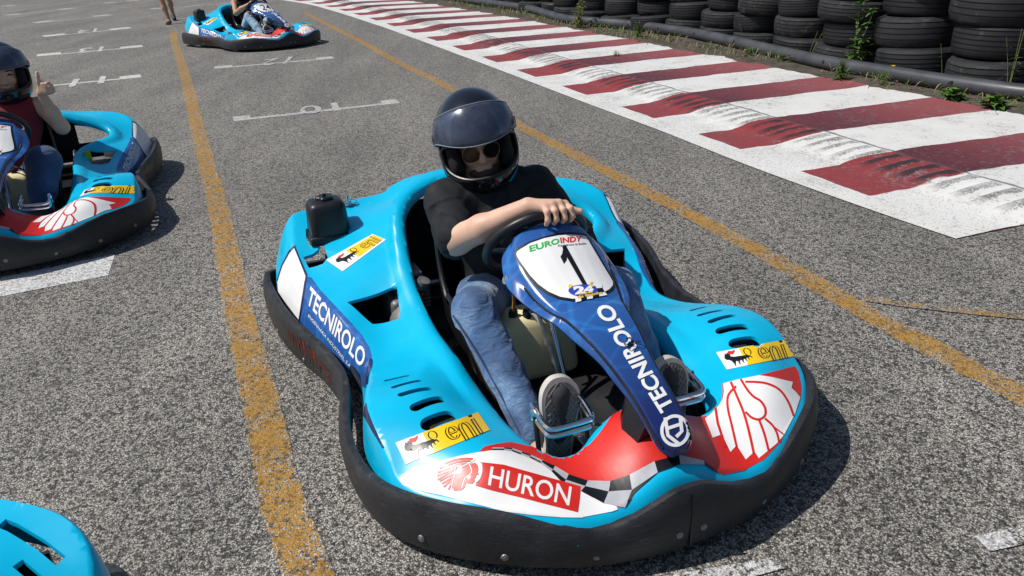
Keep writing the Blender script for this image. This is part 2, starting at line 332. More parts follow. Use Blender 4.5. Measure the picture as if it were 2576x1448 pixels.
class Decals:
    """thin print lying on a body surface; every vertex is carried onto the surface and lifted a fraction of a millimetre"""
    def __init__(s, bvh, k=0): s.b = bvh; s.k = k
    def put(s, name, V, F, mat, parent, lift=.0012):
        pts = []; ok = []
        for p in V:
            o, d = kray(s.k, p); d.normalize(); h = s.b.ray_cast(o, d)
            if h[0] is None: pts.append(None); continue
            nn = h[1] if h[1].dot(d) < 0 else -h[1]; pts.append(h[0] + nn * lift)
        G = []
        for f in F:
            if any(pts[i] is None for i in f): continue
            if max((pts[f[i]] - pts[f[i - 1]]).length for i in range(len(f))) > .09: continue
            G.append(f)
        if not G: return None
        used = sorted({i for f in G for i in f}); mp = {i: j for j, i in enumerate(used)}
        return mesh_obj(name, [pts[i] for i in used], [tuple(mp[i] for i in f) for f in G], mat, parent, True, 40)
    def poly(s, name, polys, mat, parent, lift=.0012, step=7, holes=()):
        V = []; F = []
        for P in polys:
            v, f = tri_poly(P, step, holes); o = len(V); V += v; F += [tuple(i + o for i in q) for q in f]
        return s.put(name, V, F, mat, parent, lift)
    def text(s, name, txt, quad, mat, parent, lift=.002, weight=0.0, fit=None):
        V, F = text_polys(txt, weight); h = homog(quad); V2 = [h(p) for p in V]
        bm = bmesh.new(); vv = [bm.verts.new((p[0], p[1], 0)) for p in V2]
        for f in F:
            try: bm.faces.new([vv[i] for i in f])
            except ValueError: pass
        for _ in range(3):
            ed = [e for e in bm.edges if e.calc_length() > 14]
            if not ed: break
            bmesh.ops.subdivide_edges(bm, edges=ed, cuts=1)
        bmesh.ops.triangulate(bm, faces=bm.faces[:]); bm.verts.index_update()
        V2 = [(v.co.x, v.co.y) for v in bm.verts]; F = [tuple(v.index for v in f.verts) for f in bm.faces]; bm.free()
        return s.put(name, V2, F, mat, parent, lift)

# ---------------------------------------------------------------- organic surfaces (distance field + surface nets)
def smin(a, b, k):
    h = np.maximum(k - np.abs(a - b), 0) / k; return np.minimum(a, b) - h * h * k * .25
def d_cone(P, a, b, ra, rb):
    a = np.array(a); ab = np.array(b) - a; t = np.clip(((P - a) @ ab) / max(ab @ ab, 1e-9), 0, 1)
    return np.linalg.norm(P - (a + t[:, None] * ab), axis=1) - (ra + (rb - ra) * t)
def d_ell(P, c, r, R=None):
    q = P - np.array(c)
    if R is not None: q = q @ R
    r = np.array(r); k0 = np.linalg.norm(q / r, axis=1); k1 = np.linalg.norm(q / (r * r), axis=1)
    return k0 * (k0 - 1) / np.maximum(k1, 1e-9)
def prim_d(p, P):
    return d_cone(P, *p[1:5]) if p[0] == 'c' else d_ell(P, *p[1:4])
def prim_bb(p):
    if p[0] == 'c':
        a, b = np.array(p[1]), np.array(p[2]); r = max(p[3], p[4]); return np.minimum(a, b) - r, np.maximum(a, b) + r
    r = max(p[2]); return np.array(p[1]) - r, np.array(p[1]) + r
def sdf_mesh(name, prims, res, mat, parent, fold=None, smooth=True, extra=None):
    """prims: (kind, ..., k) last entry = blend radius"""
    bb = [prim_bb(p) for p in prims]; lo = np.min([b[0] for b in bb], 0) - .03; hi = np.max([b[1] for b in bb], 0) + .03
    B = 8; nb = np.ceil((hi - lo) / (res * B)).astype(int) + 1; n = nb * B
    cc = np.stack(np.meshgrid(*[np.arange(m) for m in nb], indexing='ij'), -1).reshape(-1, 3); cen = lo + (cc + .5) * B * res; hd = B * res * .87 + .02
    D = np.stack([prim_d(p, cen) for p in prims], 1); act = D.min(1) < hd; cc = cc[act]; D = D[act]
    off = np.stack(np.meshgrid(*[np.arange(B)] * 3, indexing='ij'), -1).reshape(-1, 3)
    idx = (cc[:, None] * B + off[None]).reshape(-1, 3); P = lo + idx * res; d = np.full(len(P), .05)
    nn = B ** 3
    for j, p in enumerate(prims):
        sel = np.where(D[:, j] < hd + .02)[0]
        if not len(sel): continue
        ii = (sel[:, None] * nn + np.arange(nn)[None]).ravel(); dj = prim_d(p, P[ii]); d[ii] = smin(d[ii], dj, p[-1])
    if extra is not None: d = extra(P, d)
    if fold is not None: d = d + fold(P)
    G = np.full(n, .05, np.float32); G[idx[:, 0], idx[:, 1], idx[:, 2]] = d
    return nets(name, G, lo, res, mat, parent, smooth)
def nets(name, G, lo, res, mat, parent, smooth=True):
    s = G < 0; c = np.zeros(np.array(G.shape) - 1, int)
    for dx in (0, 1):
        for dy in (0, 1):
            for dz in (0, 1): c += s[dx:s.shape[0] - 1 + dx, dy:s.shape[1] - 1 + dy, dz:s.shape[2] - 1 + dz]
    cells = np.argwhere((c > 0) & (c < 8)); vid = np.full(c.shape, -1, int); vid[tuple(cells.T)] = np.arange(len(cells))
    acc = np.zeros((len(cells), 3)); cnt = np.zeros(len(cells))
    cr = [(0, 0, 0), (1, 0, 0), (0, 1, 0), (1, 1, 0), (0, 0, 1), (1, 0, 1), (0, 1, 1), (1, 1, 1)]
    for a in cr:
        for ax in range(3):
            if a[ax]: continue
            b = list(a); b[ax] = 1; A = cells + a; Bc = cells + b; ga = G[tuple(A.T)]; gb = G[tuple(Bc.T)]; m = (ga < 0) != (gb < 0)
            t = np.where(m, ga / np.where(m, ga - gb, 1), 0); p = A + 0.0; p[:, ax] += t; acc[m] += p[m]; cnt[m] += 1
    V = lo + acc / cnt[:, None] * res; F = []
    for ax in range(3):
        u, w = (ax + 1) % 3, (ax + 2) % 3; sl0 = [slice(None)] * 3; sl1 = [slice(None)] * 3; sl0[ax] = slice(0, -1); sl1[ax] = slice(1, None)
        e = np.argwhere(s[tuple(sl0)] != s[tuple(sl1)]); e = e[(e[:, u] > 0) & (e[:, w] > 0)]
        e = e[(e[:, u] < c.shape[u]) & (e[:, w] < c.shape[w])]
        du = np.zeros(3, int); du[u] = 1; dw = np.zeros(3, int); dw[w] = 1
        q = np.stack([vid[tuple((e - du - dw).T)], vid[tuple((e - dw).T)], vid[tuple(e.T)], vid[tuple((e - du).T)]], 1)
        fl = ~s[tuple(e.T)]; q[fl] = q[fl][:, ::-1]; F.append(q)
    F = np.concatenate(F); F = F[(F >= 0).all(1)]
    me = bpy.data.meshes.new(name); me.vertices.add(len(V)); me.vertices.foreach_set('co', V.ravel())
    me.loops.add(len(F) * 4); me.loops.foreach_set('vertex_index', F.ravel()); me.polygons.add(len(F)); me.polygons.foreach_set('loop_start', np.arange(len(F)) * 4)
    me.update(calc_edges=True); me.validate(); me.materials.append(mat)
    if smooth: me.polygons.foreach_set('use_smooth', [True] * len(F))
    o = bpy.data.objects.new(name, me); COL.objects.link(o)
    if parent: o.parent = parent
    return o
# ================================================================ SETTING
# ---- asphalt, one sheet to the horizon
me = bpy.data.meshes.new('track_asphalt'); me.from_pydata([(-150, -20, 0), (150, -20, 0), (150, 300, 0), (-150, 300, 0)], [], [(0, 1, 2, 3)]); me.materials.append(ASPH)
ground = bpy.data.objects.new('track_asphalt', me); COL.objects.link(ground); tag(ground, kind='structure')
# ---- painted lines
OCH = ground_mat('ochre_line_paint', (.47, .255, .045), wear=.68, edge=.12)
OCH2 = ground_mat('ochre_line_paint_worn', (.40, .25, .08), wear=.74, edge=.14)
OCH3 = ground_mat('ochre_line_paint_faint', (.36, .25, .11), wear=.84, edge=.2)
GRD = ground_mat('grid_paint', (.66, .66, .66), wear=.66); GRDW = ground_mat('grid_paint_worn', (.70, .70, .70), wear=.70, edge=.04); GRDB = ground_mat('grid_paint_fresh', (.80, .80, .80), wear=.62)
strip('yellow_line', [(-.35, 1.05), (-.5, 1.39), (-.65, 1.71), (-.83, 2.18), (-1.13, 2.92), (-1.62, 4.2), (-2.3, 5.88), (-3.68, 9.33), (-5.16, 12.95), (-5.48, 13.86)], .115, OCH)
strip('yellow_line_far', [(-5.48, 13.86), (-6.69, 16.27), (-8.63, 19.54), (-10.36, 21.68), (-13, 24)], .15, OCH3)
strip('yellow_line_right', [(-3.9, 16.6), (-3.0, 14.17), (-2.06, 11.71), (-1.23, 9.43), (-.52, 7.62), (.13, 5.83), (.55, 4.73), (.87, 3.89), (1.1, 3.27), (1.26, 2.77), (1.39, 2.39), (1.54, 2.0), (1.72, 1.5)], .115, OCH)
strip('yellow_branch_line', [(1.36, 2.71), (1.46, 2.66), (1.58, 2.61), (1.85, 2.51), (2.3, 2.38)], .05, OCH2, z=.0045)
strip('yellow_arc_line', [(-8.1, 12.6), (-7.5, 11.9), (-7.2, 11.2), (-7.35, 10.6)], .22, OCH3)
def qz(*pts): return [gz(p) for p in pts]
def bar(name, a, b, w, mat, tl=0, tr=0, tw=.1, td=.16):
    """grid box front line from a to b with short end ticks on its far side"""
    A = gz(a); Bv = gz(b); t = (Bv - A).normalized(); nn = Vector((-t.y, t.x, 0)); P = [[A - nn * w / 2, Bv - nn * w / 2, Bv + nn * w / 2, A + nn * w / 2]]
    if tl: P.append([A + nn * (w / 2 + .0), A + t * tl + nn * w / 2, A + t * tl + nn * (w / 2 + td), A + nn * (w / 2 + td)])
    if tr: P.append([Bv - t * tr + nn * w / 2, Bv + nn * w / 2, Bv + nn * (w / 2 + td), Bv - t * tr + nn * (w / 2 + td)])
    return sheet(name, P, mat)
def gtext(name, txt, quad, mat, z=.0045):
    V, F = text_polys(txt, .01); h = homog(quad); P = [gz(h(p)) for p in V]; me = bpy.data.meshes.new(name)
    me.from_pydata([(p.x, p.y, z) for p in P], [], F); me.materials.append(mat); u = me.uv_layers.new(name='UVMap')
    for d in u.data: d.uv = (0, 1)
    o = bpy.data.objects.new(name, me); COL.objects.link(o); tag(o, kind='structure')
bar('grid_mark', (588, 303), (1004, 257), .075, GRD, .14, .14, td=.12)
gtext('grid_number', '10', [(857, 279), (757, 289), (752, 270), (847, 258)], GRD)
bar('grid_mark', (113, 217), (355, 193), .085, GRDB, 0, .22, td=.16)
gtext('grid_number', '11', [(262, 209), (172, 219), (186, 200), (268, 191)], GRDB)
bar('grid_mark', (540, 172), (840, 146), .08, GRD, .2, .2, td=.14)
gtext('grid_number', '12', [(722, 160), (652, 166), (668, 150), (738, 142)], GRD)
bar('grid_mark', (92, 141), (360, 117), .08, GRDB, .3, .3, td=.2)
gtext('grid_number', '13', [(255, 129), (195, 134), (202, 122), (262, 117)], GRDB)
bar('grid_mark', (113, 92), (333, 70), .08, GRDB, .35, .35, td=.22)
gtext('grid_number', '14', [(240, 80), (190, 85), (198, 76), (246, 71)], GRDB)
bar('grid_mark', (95, 57), (284, 37), .09, GRDW, .35, .35, td=.24)
bar('grid_mark', (23, 38), (192, 20), .09, GRDW, .35, .35, td=.24)
bar('grid_mark', (-80, 27), (45, 12), .09, GRDW, .3, .3, td=.24)
bar('grid_mark', (268, 8), (355, 0), .1, GRDW, .3, .3, td=.24)
bar('grid_mark', (382, 23), (640, 3), .08, GRDW, .35, .35, td=.24)
bar('grid_mark', (100, -8), (190, -18), .1, GRDW, .3, .3, td=.24)
sheet('grid_box_line', [qz((-220, 790), (272, 693), (290, 640), (-220, 742))], GRDB)
sheet('grid_box_line', [qz((2450, 1352), (2700, 1296), (2700, 1344), (2490, 1390))], GRDW, .0045)
sheet('grid_box_line', [qz((1500, 1480), (1930, 1408), (1975, 1432), (1640, 1520))], GRDW, .0045)

# ---- kerb: white edge line, flat red and white blocks, ribbed step, long smooth apron
K0 = [(2.6, 2.2), (2.01, 3.28), (1.50, 4.45), (1.10, 5.55), (.68, 6.62), (.25, 7.75), (-.15, 8.80), (-.56, 9.85), (-.97, 10.9), (-1.40, 11.98), (-1.82, 13.05), (-2.26, 14.1), (-2.7, 15.15), (-3.15, 16.2), (-3.62, 17.25), (-4.1, 18.3), (-4.65, 19.3), (-5.4, 20.5), (-6.3, 21.7), (-7.4, 22.8), (-8.6, 23.9)]
K1 = [(2.75, 2.25), (2.14, 3.33), (1.71, 4.42), (1.34, 5.40), (.945, 6.41), (.54, 7.43), (.14, 8.47), (-.25, 9.53), (-.66, 10.6), (-1.08, 11.67), (-1.5, 12.75), (-1.93, 13.8), (-2.38, 14.9), (-2.85, 15.97), (-3.32, 17.05), (-3.82, 18.1), (-4.36, 19.15), (-5.1, 20.35), (-6.0, 21.55), (-7.1, 22.65), (-8.3, 23.75)]
K4 = [(4.9, 3.0), (4.25, 4.15), (3.87, 5.22), (3.44, 6.32), (2.97, 7.42), (2.52, 8.5), (2.06, 9.6), (1.62, 10.68), (1.18, 11.74), (.74, 12.75), (.30, 13.75), (-.17, 14.8), (-.66, 15.85), (-1.16, 16.9), (-1.7, 18.0), (-2.3, 19.1), (-3.0, 20.2), (-3.9, 21.4), (-4.9, 22.5), (-6.0, 23.6), (-7.2, 24.7)]
NS = 48; nk = len(K0); rows = []; ts = list(np.linspace(0, 1, 3)) + list(np.linspace(1, 2, 4)[1:]) + list(np.linspace(2, 3, 11)[1:]) + list(np.linspace(3, 4, 12)[1:])
K4 = [(x * .967, y * .967) for x, y in K4]
c0, c1, c4 = [catmull([Vector((*p, 0)) for p in k], NS) for k in (K0, K1, K4)]
V = []; UV = []; nr = len(ts)
def kz(s, t):
    fr = s % 1.0
    base = .006 if t <= 2 else (.006 + .044 * math.sin((t - 2) * math.pi / 2) if t <= 3 else .050 - .008 * (t - 3))
    rib = 0
    if 2 < t < 3.0: rib = .007 * math.sin(math.pi * (t - 2)) ** .5 * (1 if math.sin(s * 2 * math.pi * 9) > 0 else -1) * min(1, abs(math.sin(s * 2 * math.pi * 9)) * 2.2)
    return base + rib
for i in range(len(c0)):
    s = i / NS; a, b, e = c0[i], c1[i], c4[i]; d = (e - b); L = d.length; d = d / L
    for t in ts:
        if t <= 1: p = a.lerp(b, t)
        elif t <= 2: p = b + d * .27 * (t - 1)
        elif t <= 3: p = b + d * (.27 + .37 * (t - 2))
        else: p = b + d * (.64 + (L - .64) * (t - 3))
        if t > 3.9: p = p + d * (.10 * noise.noise(Vector((s * 3.1, 0, 0))) + .05 * noise.noise(Vector((s * 11.0, 5, 0))))
        V.append((p.x, p.y, kz(s, t) + .004 * noise.noise(Vector((p.x * 2, p.y * 2, 0))) * (t > 2))); UV.append((s, t))
F = []
for i in range(len(c0) - 1):
    for j in range(nr - 1):
        if i < NS and ts[j] < 2: continue
        F.append((i * nr + j, i * nr + j + 1, (i + 1) * nr + j + 1, (i + 1) * nr + j))
def kerb_mat():
    m = bpy.data.materials.new('kerb_paint'); m.use_nodes = True; t = m.node_tree; n = t.nodes; l = t.links; b = n['Principled BSDF']
    def M(op, a, c=None, d=None):
        x = n.new('ShaderNodeMath'); x.operation = op
        for i, v in enumerate((a, c, d)):
            if v is None: continue
            if isinstance(v, (int, float)): x.inputs[i].default_value = v
            else: l.new(v, x.inputs[i])
        return x.outputs[0]
    def MR(v, a, c, e=0.0, f=1.0):
        x = n.new('ShaderNodeMapRange'); l.new(v, x.inputs[0])
        for i, q in enumerate((a, c, e, f)): x.inputs[i + 1].default_value = q
        return x.outputs[0]
    def MX(f, a, c):
        x = n.new('ShaderNodeMix'); x.data_type = 'RGBA'; l.new(f, x.inputs['Factor'])
        for k, v in (('A', a), ('B', c)):
            if isinstance(v, tuple): x.inputs[k].default_value = (*v, 1)
            else: l.new(v, x.inputs[k])
        return x.outputs['Result']
    uv = n.new('ShaderNodeUVMap'); sp = n.new('ShaderNodeSeparateXYZ'); l.new(uv.outputs[0], sp.inputs[0]); geo = n.new('ShaderNodeNewGeometry')
    def NZ(s, d=4, r=.5):
        x = n.new('ShaderNodeTexNoise'); x.inputs['Scale'].default_value = s; x.inputs['Detail'].default_value = d; x.inputs['Roughness'].default_value = r; l.new(geo.outputs['Position'], x.inputs['Vector']); return x.outputs[0]
    n1 = NZ(3, 5, .6); n2 = NZ(34, 9, .78); n3 = NZ(105, 3, .6); nw = NZ(5, 3)
    s = M('ADD', sp.outputs[0], MR(nw, .3, .7, -.012, .012)); fr = M('FRACT', s)
    isred = M('MULTIPLY', MR(fr, .535, .545), M('GREATER_THAN', M('ADD', sp.outputs[1], MR(nw, .3, .7, -.03, .03)), 1.0))
    redflat = MX(MR(n1, .35, .65), (.27, .030, .032), (.20, .032, .036))
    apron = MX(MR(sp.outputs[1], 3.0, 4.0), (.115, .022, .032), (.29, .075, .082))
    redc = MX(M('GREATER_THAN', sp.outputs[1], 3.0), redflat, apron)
    whitec = MX(MR(n1, .3, .7), (.70, .70, .685), (.60, .60, .58))
    c = MX(isred, whitec, redc)
    # concrete texture showing through
    wearw = M('MULTIPLY', MR(M('MULTIPLY_ADD', n1, .35, n2), .735, .80), MR(sp.outputs[1], 1.8, 2.4, .5, .8))
    c = MX(wearw, c, (.22, .215, .21))
    sp2 = MR(n3, .585, .65, 0, .8); sp2 = M('MULTIPLY', sp2, MR(sp.outputs[1], 2.0, 2.2, 1.0, .25)); c = MX(sp2, c, (.12, .118, .115))
    # tyre rubber on the ribs
    rib = M('SINE', M('MULTIPLY', s, 2 * math.pi * 9)); band = M('MULTIPLY', MR(sp.outputs[1], 2.1, 2.35), MR(sp.outputs[1], 3.02, 2.9))
    rb = M('MULTIPLY', M('MULTIPLY', MR(M('ADD', rib, MR(n3, .3, .7, -.45, .45)), .0, .18), band), MR(n1, .30, .50, .45, 1.0)); rb = M('MULTIPLY', rb, MR(isred, 0, 1, .70, .95))
    rb = M('MULTIPLY', rb, MR(M('MULTIPLY_ADD', isred, .25, n3), .40, .52, .25, 1.0)); c = MX(rb, c, (.028, .020, .025))
    soot = M('MULTIPLY', M('MULTIPLY', MR(sp.outputs[1], 3.6, 3.0, 0, .85), M('GREATER_THAN', sp.outputs[1], 3.0)), MR(n1, .35, .65, .1, .9)); soot = M('MULTIPLY', soot, isred)
    c = MX(soot, c, (.06, .012, .02))
    # joints between cast pieces
    jt = M('LESS_THAN', M('ABSOLUTE', M('SUBTRACT', sp.outputs[1], M('ADD', 3.0, MR(nw, .3, .7, -.012, .012)))), .012); c = MX(M('MULTIPLY', jt, .75), c, (.07, .06, .06))
    l.new(c, b.inputs['Base Color']); b.inputs['Roughness'].default_value = .6
    bp = n.new('ShaderNodeBump'); bp.inputs['Strength'].default_value = .5; bp.inputs['Distance'].default_value = .004; l.new(M('ADD', n2, M('MULTIPLY', n3, .6)), bp.inputs['Height']); l.new(bp.outputs[0], b.inputs['Normal'])
    return m
me = bpy.data.meshes.new('kerb'); me.from_pydata(V, [], F); u = me.uv_layers.new(name='UVMap')
for lp in me.loops: u.data[lp.index].uv = UV[lp.vertex_index]
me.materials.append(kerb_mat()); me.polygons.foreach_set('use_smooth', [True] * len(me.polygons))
kerb = bpy.data.objects.new('kerb', me); COL.objects.link(kerb); tag(kerb, kind='structure')
# ---- soil behind the kerb
SOIL = pm('soil', (.075, .062, .05), .95, var=.4, vs=8, bump=.9, bs=70, dark=(.22, .19, .14), ds=45, dth=.60)
nsoil = [.0, .25, .6, 1.3, 30]; V = []; F = []
cc4 = c4[::12]
for i, p in enumerate(cc4):
    d = (p - c1[::12][i]).normalized()
    for j, w in enumerate(nsoil):
        q = p + d * (w - .16); zz = [.02, .045, .04, .03, .02][j] + (.02 * noise.noise(Vector((q.x * 3, q.y * 3, 1))) if 0 < j < 4 else 0)
        V.append((q.x, q.y, zz))
m5 = len(nsoil); F = [(i * m5 + j, i * m5 + j + 1, (i + 1) * m5 + j + 1, (i + 1) * m5 + j) for i in range(len(cc4) - 1) for j in range(m5 - 1)]
soil = mesh_obj('soil_ground', V, F, SOIL); tag(soil, kind='structure')
# ---- black pipe lying along the kerb
PIPEM = pm('pipe_plastic', (.055, .058, .066), .42, var=.25, vs=5, bump=.1, bs=60, dark=(.12, .115, .11), ds=14, dth=.66)
PP = [(-6.2, 26.5), (-4, 22.9), (-2.0, 19.6), (-.85, 17.2), (-.36, 16.15), (.05, 15.3), (.48, 14.35), (.76, 13.2), (.95, 12.45), (1.22, 12.0), (1.74, 11.32), (2.06, 10.75), (2.36, 10.1), (2.62, 9.2), (3.03, 7.6), (3.58, 6.34), (3.95, 5.75), (4.9, 4.6)]
pz = lambda y: .105
pipe = MB().tube([(x, y, pz(y)) for x, y in PP], .062, 20, 10).build('barrier_pipe', PIPEM); tag(pipe, 'long black plastic pipe lying in front of the tyre stacks', 'pipe')
bmp = bmesh.new(); bmp.from_mesh(pipe.data); pbv = BVHTree.FromBMesh(bmp); bmp.free()
for px in [(1407, 53), (1465, 52), (1580, 62), (1655, 71), (1746, 83), (1846, 104), (1845.0, 105), (2071, 156), (2393, 208)]:
    o_, d_ = ray(px); hh = pbv.ray_cast(o_, d_.normalized())
    if hh[0] is None: continue
    MB().lathe([(0, .0015), (.016, .0015), (.017, -.01)], hh[0], axis=hh[1], n=14).build('bolt_hole', INK, pipe)
# ---- tyre stacks
TYRM = [pm('old_tyre_rubber', (.012, .0125, .015), .6, var=.35, vs=5, bump=.4, bs=60, dark=(.04, .039, .037), ds=9, dth=.62), pm('old_tyre_rubber_worn', (.015, .0155, .018), .68, var=.35, vs=6, bump=.4, bs=60, dark=(.05, .048, .043), ds=11, dth=.58)]
def tyre_mesh(kind):
    R, w = .335, .118; g = []; n = 6 if kind == 0 else 5
    prof = [(.20, -w * .55), (.205, -w * .85), (.235, -w), (.28, -w * .98), (.315, -w * .86), (.327, -w * .74)]
    zz = np.linspace(-w * .70, w * .70, n)
    for i, z in enumerate(zz):
        r = R - .010 * (abs(z) / w) ** 2.5
        if i: prof += [(r, z - .0075), (r - .009, z - .006), (r - .009, z + .001), (r, z + .0025)]
    prof += [(.327, w * .74), (.315, w * .86), (.28, w * .98), (.235, w), (.205, w * .85), (.20, w * .55), (.30, w * .3), (.315, 0), (.30, -w * .3)]
    mb = MB().lathe(prof, n=72, close=True)
    V = [v.copy() for v in mb.v]
    if kind == 1:      # shoulder blocks
        for i, v in enumerate(V):
            r = math.hypot(v.x, v.y); a = math.atan2(v.y, v.x)
            if abs(v.z) > w * .62 and r > .30 and int(a / (2 * math.pi) * 36 * 2) % 2: v.x *= .982; v.y *= .982
    ob = mesh_obj('old_tyre', V, mb.f, TYRM[kind], angle=28); return ob
base = [tyre_mesh(0), tyre_mesh(1)]
STK = [(4.62, 5.45, 1.06), (4.02, 6.55, 1.08), (3.72, 7.22, 1.08), (3.44, 7.93, .98), (3.22, 8.62, .98), (2.985, 9.32, .97), (2.76, 10.02, .95), (2.50, 10.70, .93), (2.17, 11.33, .95), (1.80, 11.92, .95), (1.42, 12.5, .93), (1.16, 13.2, .95), (1.02, 13.95, .95), (.72, 14.7, .96), (.42, 15.5, .97), (.08, 16.25, .97), (-.28, 17.0, .97), (-.65, 17.75, .97)]
words = ['first', 'second', 'third', 'fourth', 'fifth', 'sixth', 'seventh', 'eighth', 'ninth', 'tenth', 'eleventh', 'twelfth', 'thirteenth', 'fourteenth', 'fifteenth', 'sixteenth', 'seventeenth', 'eighteenth']
lev = ['bottom', 'second from the bottom', 'third from the bottom', 'top']
ntyre = 0
for si, (x, y, sc) in enumerate(STK):
    z = .02
    for k in range(4):
        kind = (si * 5 + k * 3) % 2; src = base[kind]; o = src.copy() if src.get('used') else src
        if src.get('used'): COL.objects.link(o)
        src['used'] = 1
        s = sc * random.uniform(.91, 1.05) * (1.05 if k == 0 else 1); hs = sc * random.uniform(.76, 1.12) * (1.0 if si > 2 else 1.06)
        hgt = .118 * hs * 2 * .965
        jx, jy = random.uniform(-.055, .055), random.uniform(-.055, .055)
        if k == 0: jx -= .05; jy -= .07
        o.location = (x + jx, y + jy, z + hgt / 2); o.scale = (s, s, hs); o.rotation_euler = (random.uniform(-.055, .055), random.uniform(-.055, .055), random.uniform(0, 6.28)); z += hgt
        o.rotation_euler.x += .0
        look = ['black', 'dusty black', 'worn black', 'dark grey'][(si + k) % 4]
        tag(o, f'{look} old tyre, {lev[k]} in the {words[si]} stack counted from the right', 'tyre', 'old tyres stacked behind the kerb'); ntyre += 1
for b in base:
    if 'used' in b: del b['used']
# ---- weeds
LEAF = pm('weed_leaf', (.07, .15, .02), .55, var=.35, vs=9, sub=0); LEAF2 = pm('weed_leaf_yellow', (.20, .22, .03), .6, var=.4, vs=9); DRY = pm('dry_grass', (.24, .18, .09), .8, var=.4, vs=12)
STEM = pm('weed_stem', (.16, .17, .06), .7, var=.3); PETAL = pm('yellow_petal', (.85, .45, .01), .5)
def leaf(mb, p, d, L, w, droop=.3, seg=4):
    d = Vector(d).normalized(); side = d.cross(Vector((0, 0, 1)));
    if side.length < .1: side = Vector((1, 0, 0))
    side = side.normalized(); V = []; p = Vector(p)
    for i in range(seg + 1):
        t = i / seg; c = p + d * L * t + Vector((0, 0, -droop * L * t * t)); ww = w * math.sin(math.pi * (t * .85 + .12)) * .5
        V += [c - side * ww + Vector((0, 0, ww * .3)), c, c + side * ww + Vector((0, 0, ww * .3))]
    F = [(i * 3 + k, i * 3 + k + 1, i * 3 + k + 4, i * 3 + k + 3) for i in range(seg) for k in range(2)]
    mb.add(V, F)
def weed(loc, h, nstem, nl, L, w, lean, label, mat=None, up=.4, name='weed'):
    o = empty(name, loc); tag(o, label, 'weed', 'weeds along the pipe and tyres'); st = MB(); lf = MB()
    for s in range(nstem):
        a = random.uniform(0, 6.28); ln = Vector((lean[0] + random.uniform(-.18, .18), lean[1] + random.uniform(-.12, .12), 1)); hh = h * random.uniform(.6, 1) if s else h
        P = [Vector((math.cos(a) * .02, math.sin(a) * .02, 0)) + Vector((ln.x * hh * t ** 1.3, ln.y * hh * t ** 1.3, hh * t)) for t in (0, .3, .6, 1)]
        st.tube(P, (.004, .0015), 5, 4, cap=False); C = catmull(P, 6)
        for i in range(nl):
            t = random.uniform(.05, 1) if up > 0 else random.uniform(0, .5); c = C[min(int(t * (len(C) - 1)), len(C) - 1)]; b = random.uniform(0, 6.28)
            leaf(lf, c, (math.cos(b), math.sin(b), random.uniform(.1, .9) * (1 if up > 0 else .3)), L * random.uniform(.6, 1.1) * (1.15 - .5 * t), w, random.uniform(.1, .6))
    st.build('stem', STEM, o); lf.build('leaves', mat or LEAF, o); return o
def W(px, z=.06): p = gz(px, z); return (p.x, p.y, z - .03)
def Wb(px): p = gz(px, .15); return (p.x + .03, p.y + .05, .04)
weed(Wb((2140, 150)), .66, 2, 46, .16, .028, (.06, -.05), 'tall leafy green weed rising in front of the fourth tyre stack')
weed(Wb((2208, 148)), .16, 3, 8, .08, .012, (.1, 0), 'small green weed at the foot of the tall leafy weed')
w_ = weed(Wb((1452, 50)), .46, 5, 22, .12, .022, (.02, -.02), 'yellow green bushy weed in front of the far tyre stacks', LEAF2)
weed(W((1606, 88)), .20, 9, 14, .09, .012, (0, 0), 'round bright green tuft below the pipe near its bend')
weed(W((2113, 195)), .20, 9, 16, .09, .013, (0, 0), 'bushy green weed in front of the pipe below the tall leafy weed')
fl = weed(W((2222, 210)), .18, 6, 10, .08, .011, (.05, 0), 'green weed with a yellow flower in front of the pipe')
fb = MB()
for k in range(9): a = k * .7; leaf(fb, (.05, -.02, .17), (math.cos(a), math.sin(a), .5), .022, .012, 0, 2)
fb.build('flower', PETAL, fl)
weed(W((1990, 152)), .12, 5, 6, .08, .01, (0, 0), 'low scrubby weed with dry tips under the pipe', DRY)
weed(W((1960, 150)), .13, 4, 6, .08, .01, (0, 0), 'low grey green weed left of the scrubby weed', LEAF)
weed(Wb((2380, 180)), .33, 1, 7, .06, .006, (-.03, 0), 'thin bare stalk weed between the second and third tyre stack')
weed(Wb((2535, 205)), .62, 3, 10, .10, .007, (-.06, .02), 'tall thin dry stalk at the right edge before the tyres')
weed(Wb((1866, 95)), .36, 1, 2, .05, .005, (-.25, 0), 'bent dry stalk leaning left before the tyres', DRY)
weed(Wb((2035, 130)), .30, 3, 2, .05, .005, (.25, 0), 'dry fan shaped stalks leaning right before the tyres', DRY)
weed(W((2395, 240), .07), .07, 6, 7, .13, .06, (0, 0), 'broad leaved green weed under the pipe near the flower', LEAF)
weed(W((2500, 262), .07), .07, 6, 7, .14, .06, (0, 0), 'broad leaved green weed under the right end of the pipe', LEAF)
weed(W((1880, 135), .06), .11, 5, 8, .08, .011, (0, 0), 'small grass tuft at the end of a white kerb stripe')
weed(W((1551, 133), .08), .06, 5, 7, .05, .008, (0, 0), 'tiny weed growing from a crack in the kerb')
